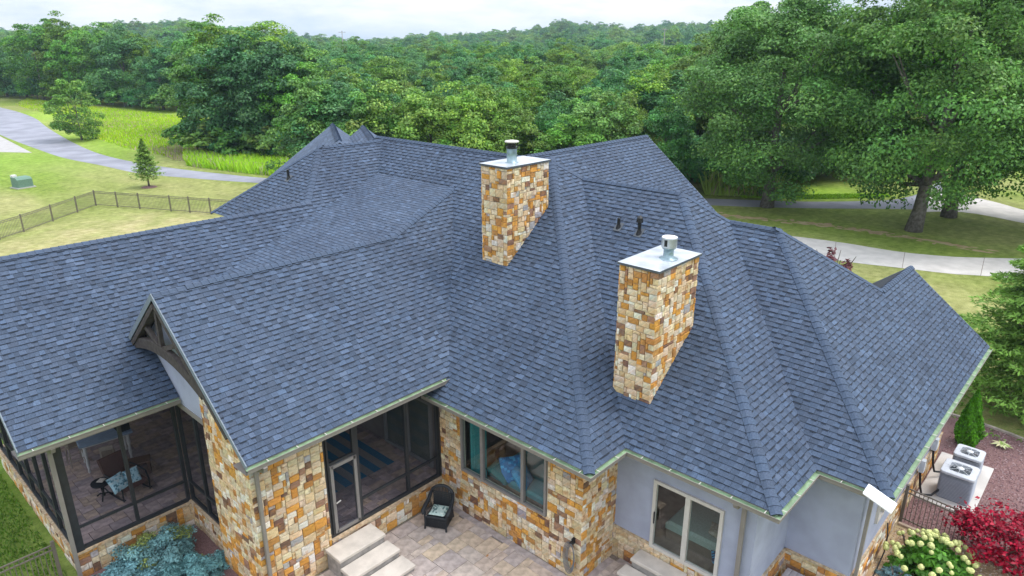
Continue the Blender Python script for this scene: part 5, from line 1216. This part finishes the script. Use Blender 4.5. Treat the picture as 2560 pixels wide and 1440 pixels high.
plant('juniper_bush', 'largest blue-green juniper below the porch screen', 'bush', (5.05, 17.75, 0), mound(301, 1.25, 1.05, 11000, .09, BJ, BA, nb=60))
plant('juniper_bush', 'blue-green juniper at the foot of the stone pillar', 'bush', (5.35, 16.3, 0), mound(302, 1.05, .75, 9000, .09, BJ, None, nb=50))
plant('juniper_bush', 'low blue-green juniper at the bottom edge of the picture', 'bush', (4.0, 17.3, 0), mound(303, 1.15, .75, 9000, .09, (.18, .35, .38), None, nb=50))
plant('juniper_bush', 'small blue juniper in the pea gravel below the hydrangea', 'bush', (18.0, 2.6, 0), mound(304, .5, .35, 2600, .08, (.18, .3, .34), None, nb=26))
# conical evergreen
def cone_plant(seed, h, r, n, base):
    rng = np.random.default_rng(seed); z = rng.uniform(0, 1, n) ** .9; az = rng.uniform(0, 6.28, n); prof = np.minimum(1, (1 - z) * 1.35) ** .8 * np.minimum(1, .65 + z * 1.6)
    rad = r * prof * (1 + .14 * np.sin(az * 5 + z * 9)) * rng.uniform(.7, 1, n); pos = np.stack([rad * np.cos(az), rad * np.sin(az), z * h + .03], 1)
    out = np.stack([np.cos(az), np.sin(az), np.full(n, .3)], 1); t = np.array(base) * (1 + rng.normal(0, .25, (n, 1))); tg = np.array([0, 0, 1.]) + rng.normal(0, .45, (n, 3))
    return leafmesh('foliage', pos, out + rng.normal(0, .5, (n, 3)), .11 * rng.uniform(.6, 1.3, n), np.clip(t, .006, .5), 'needle', .5, .1, rng, tg)
plant('conical_evergreen', 'bright green conical evergreen in the mulch bed', 'shrub', (26.9, 2.7, 0), cone_plant(311, 2.15, .44, 6500, (.11, .27, .03)))
# hydrangea with its flower heads
hy = plant('hydrangea', 'hydrangea bush covered in pale yellow-green flower heads', 'shrub', (19.0, 2.0, 0), mound(321, 1.15, .8, 4200, .16, (.08, .2, .03), m='leaf', aspect=.65, nb=50), h=.5)
fm = MB(); rng = random.Random(4)
for i in range(5):
    for j in range(9):
        th, ph = math.pi * (i + .5) / 5, 2 * math.pi * j / 9 + i
        c = Vector((math.sin(th) * math.cos(ph), math.sin(th) * math.sin(ph), math.cos(th) * .85)); a = c.orthogonal().normalized(); b_ = c.cross(a); k = rng.uniform(.9, 1.12)
        for q in range(2):
            rr = .42; aa = [(c * (k + .04 * q) + (a * math.cos(t) + b_ * math.sin(t)) * rr) for t in (q * .8, q * .8 + 1.57, q * .8 + 3.14, q * .8 + 4.71)]
            f_ = rng.uniform(.85, 1.1); fm.poly(aa, (.66 * f_, .70 * f_, .30 * f_))
fmm = fm.mesh('flower_head', 'fabric')
for k in range(84):
    a, r = rng.uniform(0, 6.28), 1.2 * math.sqrt(rng.random()); z = .84 * math.sqrt(max(.03, 1 - (r / 1.28) ** 2)) + rng.uniform(-.04, .1)
    o = obj('flower_head', fmm, hy, (r * math.cos(a), r * math.sin(a), z), rng.uniform(0, 6), rng.uniform(.05, .08))
# red maple
rng_ = np.random.default_rng(331); ncl = 60; dd = unit(rng_, ncl); dd[:, 2] = np.abs(dd[:, 2]) * .75
ctrm = dd * np.array([1.5, 1.5, 1.0]) * rng_.uniform(.5, 1, (ncl, 1)) + np.array([0, 0, .75]); idx = np.repeat(np.arange(ncl), 58); n_ = len(idx)
pm = ctrm[idx] + rng_.normal(0, .17, (n_, 3)) * np.array([1.2, 1.2, .6]); tm_ = np.array((.38, .026, .04)) * (1 + rng_.normal(0, .3, (n_, 1))); tm_[rng_.random(n_) < .15] = (.16, .03, .04)
lm = leafmesh('crown', pm, np.array([0, 0, 1.]) + rng_.normal(0, .6, (n_, 3)), .13 * rng_.uniform(.6, 1.3, n_), np.clip(tm_, .01, .6), 'leaf', .6, .1, rng_)
mt = MB(); rm = random.Random(6)
for k in range(16):
    c = ctrm[rm.randrange(ncl)]; mt.tube([(0, 0, 0), (c[0] * .25, c[1] * .25, .35), (c[0] * .65, c[1] * .65, c[2] * .85), tuple(c)], [.05, .035, .02, .006], 5)
tree('red_maple', 'spreading red-leaved maple above the dark picket fence', 'tree', (20.55, .55, 0), 0, (1.0, 1.0, 1), lm, mt.mesh('trunk', 'bark', True))
# purple-leaved shrub behind the roof, hosta
pp = mound(341, .75, 1.5, 700, .16, (.16, .06, .075), None, m='leaf', nb=16, aspect=.5); plant('purple_shrub', 'thin purple-leaved shrub showing above the roof edge', 'shrub', (40.0, 12.1, 0), pp, (1.9, 1.9, 1.95), h=1.2)
ho = MB()
for k in range(16):
    a = k * 2.4; r = .16 + .012 * k; c, s = math.cos(a), math.sin(a); P = lambda f, w, z: (c * r * f - s * w, s * r * f + c * w, z)
    ho.poly([P(.1, 0, .03), P(.5, .055, .14), P(1.15, 0, .1), P(.5, -.055, .14)], random.choice([(.5, .52, .28), (.3, .42, .12), (.55, .5, .3)]))
o = ho.build('hosta', 'fabric', loc=(27.6, 1.75, .01)); tag(o, 'small yellow-variegated hosta alone in the mulch bed', 'plant')
# ---- grasses: uncountable, one object each
def grass(name, n, place, h, base, label, seed, w=.05, seedhead=None, blades=1, mt='leaf'):
    rng = np.random.default_rng(seed); P_ = place(rng, n); n = len(P_); hh = h * rng.uniform(.55, 1.25, n); a = rng.uniform(0, 6.28, n); lean = rng.normal(0, .25, (n, 2)) * hh[:, None]
    V = np.zeros((n, 4, 3)); dx = np.stack([np.cos(a), np.sin(a)], 1) * (w * rng.uniform(.6, 1.4, n))[:, None]
    V[:, 0, :2] = P_ - dx; V[:, 1, :2] = P_ + dx; V[:, 2, :2] = P_ + lean + dx * .35; V[:, 3, :2] = P_ + lean - dx * .35; V[:, 2:, 2] = hh[:, None]
    V[:, :, 2] += np.array([(hillh(x, y) if math.hypot(x, y) > 145 else 0) for x, y in P_])[:, None]
    me = bpy.data.meshes.new(name); me.vertices.add(4 * n); me.vertices.foreach_set('co', V.astype(np.float32).ravel()); me.loops.add(4 * n); me.loops.foreach_set('vertex_index', np.arange(4 * n, dtype=np.int32))
    me.polygons.add(n); me.polygons.foreach_set('loop_start', np.arange(0, 4 * n, 4, dtype=np.int32)); me.materials.append(M[mt]); me.update(calc_edges=True)
    big_ = .5 + .5 * np.sin(P_[:, 0] * .21 + 1.3 * np.sin(P_[:, 1] * .13)) * np.sin(P_[:, 1] * .17 + .7)
    t = np.array(base) * (1 + rng.normal(0, .16, (n, 1))) * (.8 + .4 * big_[:, None])
    if seedhead is not None: s = (rng.random(n) < .22 * (1.2 - big_)); t[s] = np.array(seedhead) * rng.uniform(.8, 1.2, (s.sum(), 1))
    at = me.attributes.new('tint', 'FLOAT_COLOR', 'FACE'); at.data.foreach_set('color', np.concatenate([np.clip(t, .01, .7), np.ones((n, 1))], 1).astype(np.float32).ravel())
    o = obj(name, me); tag(o, label, kind='stuff'); return o
def inpoly(poly):
    poly = np.array(poly)
    def f(rng, n):
        lo, hi = poly.min(0), poly.max(0); out = np.zeros((0, 2))
        while len(out) < n:
            p = rng.uniform(lo, hi, (n * 2, 2)); ins = np.zeros(len(p), bool)
            for i in range(len(poly)):
                a, b = poly[i - 1], poly[i]; c = ((a[1] > p[:, 1]) != (b[1] > p[:, 1])) & (p[:, 0] < (b[0] - a[0]) * (p[:, 1] - a[1]) / (b[1] - a[1] + 1e-12) + a[0]); ins ^= c
            out = np.concatenate([out, p[ins]])
        return out[:n]
    return f
MEAD = [(37.5, 80), (36, 92), (35.2, 104), (36.5, 120), (40, 142), (43, 162), (45, 196), (52, 215), (56, 170), (58, 150), (60, 132), (50, 108), (44, 92), (43, 84)]
grass('meadow_grass', 26000, inpoly(MEAD), .34, (.42, .66, .08), 'tall bright green meadow grass beside the curved drive', 1, .09, (.55, .47, .3))
grass('verge_grass', 12000, inpoly([(38.3, 68.3), (36.1, 75.6), (34.5, 83), (37.5, 90), (41.5, 83), (44.5, 75), (49, 64), (45, 58)]), .9, (.36, .58, .06), 'taller yellow-green grass bordering the drive', 2, .08, (.45, .4, .28))
grass('dry_grass', 1300, inpoly([(35.2, 88), (36.6, 99), (43, 100), (47, 88), (44, 80), (39, 80)]), .6, (.55, .46, .33), 'dry buff seed heads at the wood edge', 3, .05)
grass('reed_clump', 2600, inpoly([(60.4, 30.5), (62.0, 31.6), (65.5, 26.2), (63.4, 25)]), 1.9, (.26, .38, .08), 'reeds in the clump beyond the drive', 4, .07, (.42, .33, .24))
grass('verge_grass', 3500, inpoly([(61.5, 27.3), (64.5, 23), (68.5, 19.3), (71, 17.3), (72, 18), (69, 21), (65.5, 24.5), (62.3, 28.4)]), .16, (.3, .5, .06), 'short green verge beyond the drive under the oaks', 5, .08)
grass('lawn_grass', 26000, inpoly([(-1.5, 17), (3.1, 18.9), (3.2, 30), (-1, 31), (-4, 26)]), .07, (.14, .26, .035), 'short green lawn blades beside the porch', 6, .018)
# ---- the far forest: one mass
rng = np.random.default_rng(77); pts, scl = [], []
while len(pts) < 6600:
    r = math.sqrt(rng.uniform(165 ** 2, 960 ** 2)); az = R_(42.49 + rng.uniform(-42, 42)); x, y = r * math.cos(az), r * math.sin(az)
    px = 1280 - math.tan(az - R_(42.49)) * 1850
    if px < 470 and r * math.cos(az - R_(42.49)) < 215: continue
    d = r * math.cos(az - R_(42.49))
    if 1170 < px < 1240 and 270 < d < 340: continue
    if 1330 < px < 1400 and 290 < d < 360: continue
    s = rng.uniform(.8, 1.3) * (1 + .3 * (rng.random() < .08)); z = hillh(x, y)
    lim = 13.55 + (107 - 128) / 1850 * d if d < 300 else 1e9
    if z + 12.4 * s > lim + 2: s = max(.55, (lim + 2 - z) / 12.4)
    pts.append((x, y, z - .6)); scl.append((s * rng.uniform(1, 1.3), s * rng.uniform(1, 1.3), s))
me = bpy.data.meshes.new('far_forest'); me.from_pydata(pts, [], [])
a = me.attributes.new('scl', 'FLOAT_VECTOR', 'POINT'); a.data.foreach_set('vector', np.array(scl, np.float32).ravel())
a = me.attributes.new('rot', 'FLOAT_VECTOR', 'POINT'); rr = np.zeros((len(pts), 3), np.float32); rr[:, 2] = rng.uniform(0, 6.28, len(pts)); a.data.foreach_set('vector', rr.ravel())
a = me.attributes.new('pick', 'INT', 'POINT'); a.data.foreach_set('value', rng.integers(0, 6, len(pts)).astype(np.int32))
ff = obj('far_forest', me); tag(ff, 'far-off forest covering the low hills to the horizon', kind='stuff')
ng = bpy.data.node_groups.new('scatter_trees', 'GeometryNodeTree'); ng.interface.new_socket('Geometry', in_out='INPUT', socket_type='NodeSocketGeometry'); ng.interface.new_socket('Geometry', in_out='OUTPUT', socket_type='NodeSocketGeometry')
gi, go_ = ng.nodes.new('NodeGroupInput'), ng.nodes.new('NodeGroupOutput'); iop = ng.nodes.new('GeometryNodeInstanceOnPoints'); jn = ng.nodes.new('GeometryNodeJoinGeometry')
seen = {}
for e in far_src:
    c = [q for q in e.children if q.name.startswith('crown')][0]; seen.setdefault(c.data.name, c)
for c in seen.values():
    oi = ng.nodes.new('GeometryNodeObjectInfo'); oi.transform_space = 'ORIGINAL'; oi.inputs['Object'].default_value = c
    oi.inputs['As Instance'].default_value = True; ng.links.new(oi.outputs['Geometry'], jn.inputs['Geometry'])
def na(nm, ty):
    q = ng.nodes.new('GeometryNodeInputNamedAttribute'); q.data_type = ty; q.inputs['Name'].default_value = nm; return q.outputs['Attribute']
iop.inputs['Pick Instance'].default_value = True
ng.links.new(gi.outputs[0], iop.inputs['Points']); ng.links.new(jn.outputs[0], iop.inputs['Instance']); ng.links.new(na('scl', 'FLOAT_VECTOR'), iop.inputs['Scale']); ng.links.new(na('rot', 'FLOAT_VECTOR'), iop.inputs['Rotation']); ng.links.new(na('pick', 'INT'), iop.inputs['Instance Index'])
ng.links.new(iop.outputs[0], go_.inputs[0])
md = ff.modifiers.new('scatter', 'NODES'); md.node_group = ng
# ---- haze: the air between the house and the far hills
hz = MB(); hz.box(-1650, 1650, -1650, 1650, -14, 62)
hm = bpy.data.materials.new('haze'); hm.use_nodes = True
n, l = hm.node_tree.nodes, hm.node_tree.links; n.remove(n['Principled BSDF'])
pv = n.new('ShaderNodeVolumePrincipled'); pv.inputs['Color'].default_value = (.62, .80, 1.0, 1); pv.inputs['Density'].default_value = .00021; pv.inputs['Anisotropy'].default_value = .1
l.new(pv.outputs[0], n['Material Output'].inputs['Volume'])
M['haze'] = hm
ho_ = hz.build('haze', 'haze'); tag(ho_, 'thin bluish summer haze over the far hills', kind='stuff')
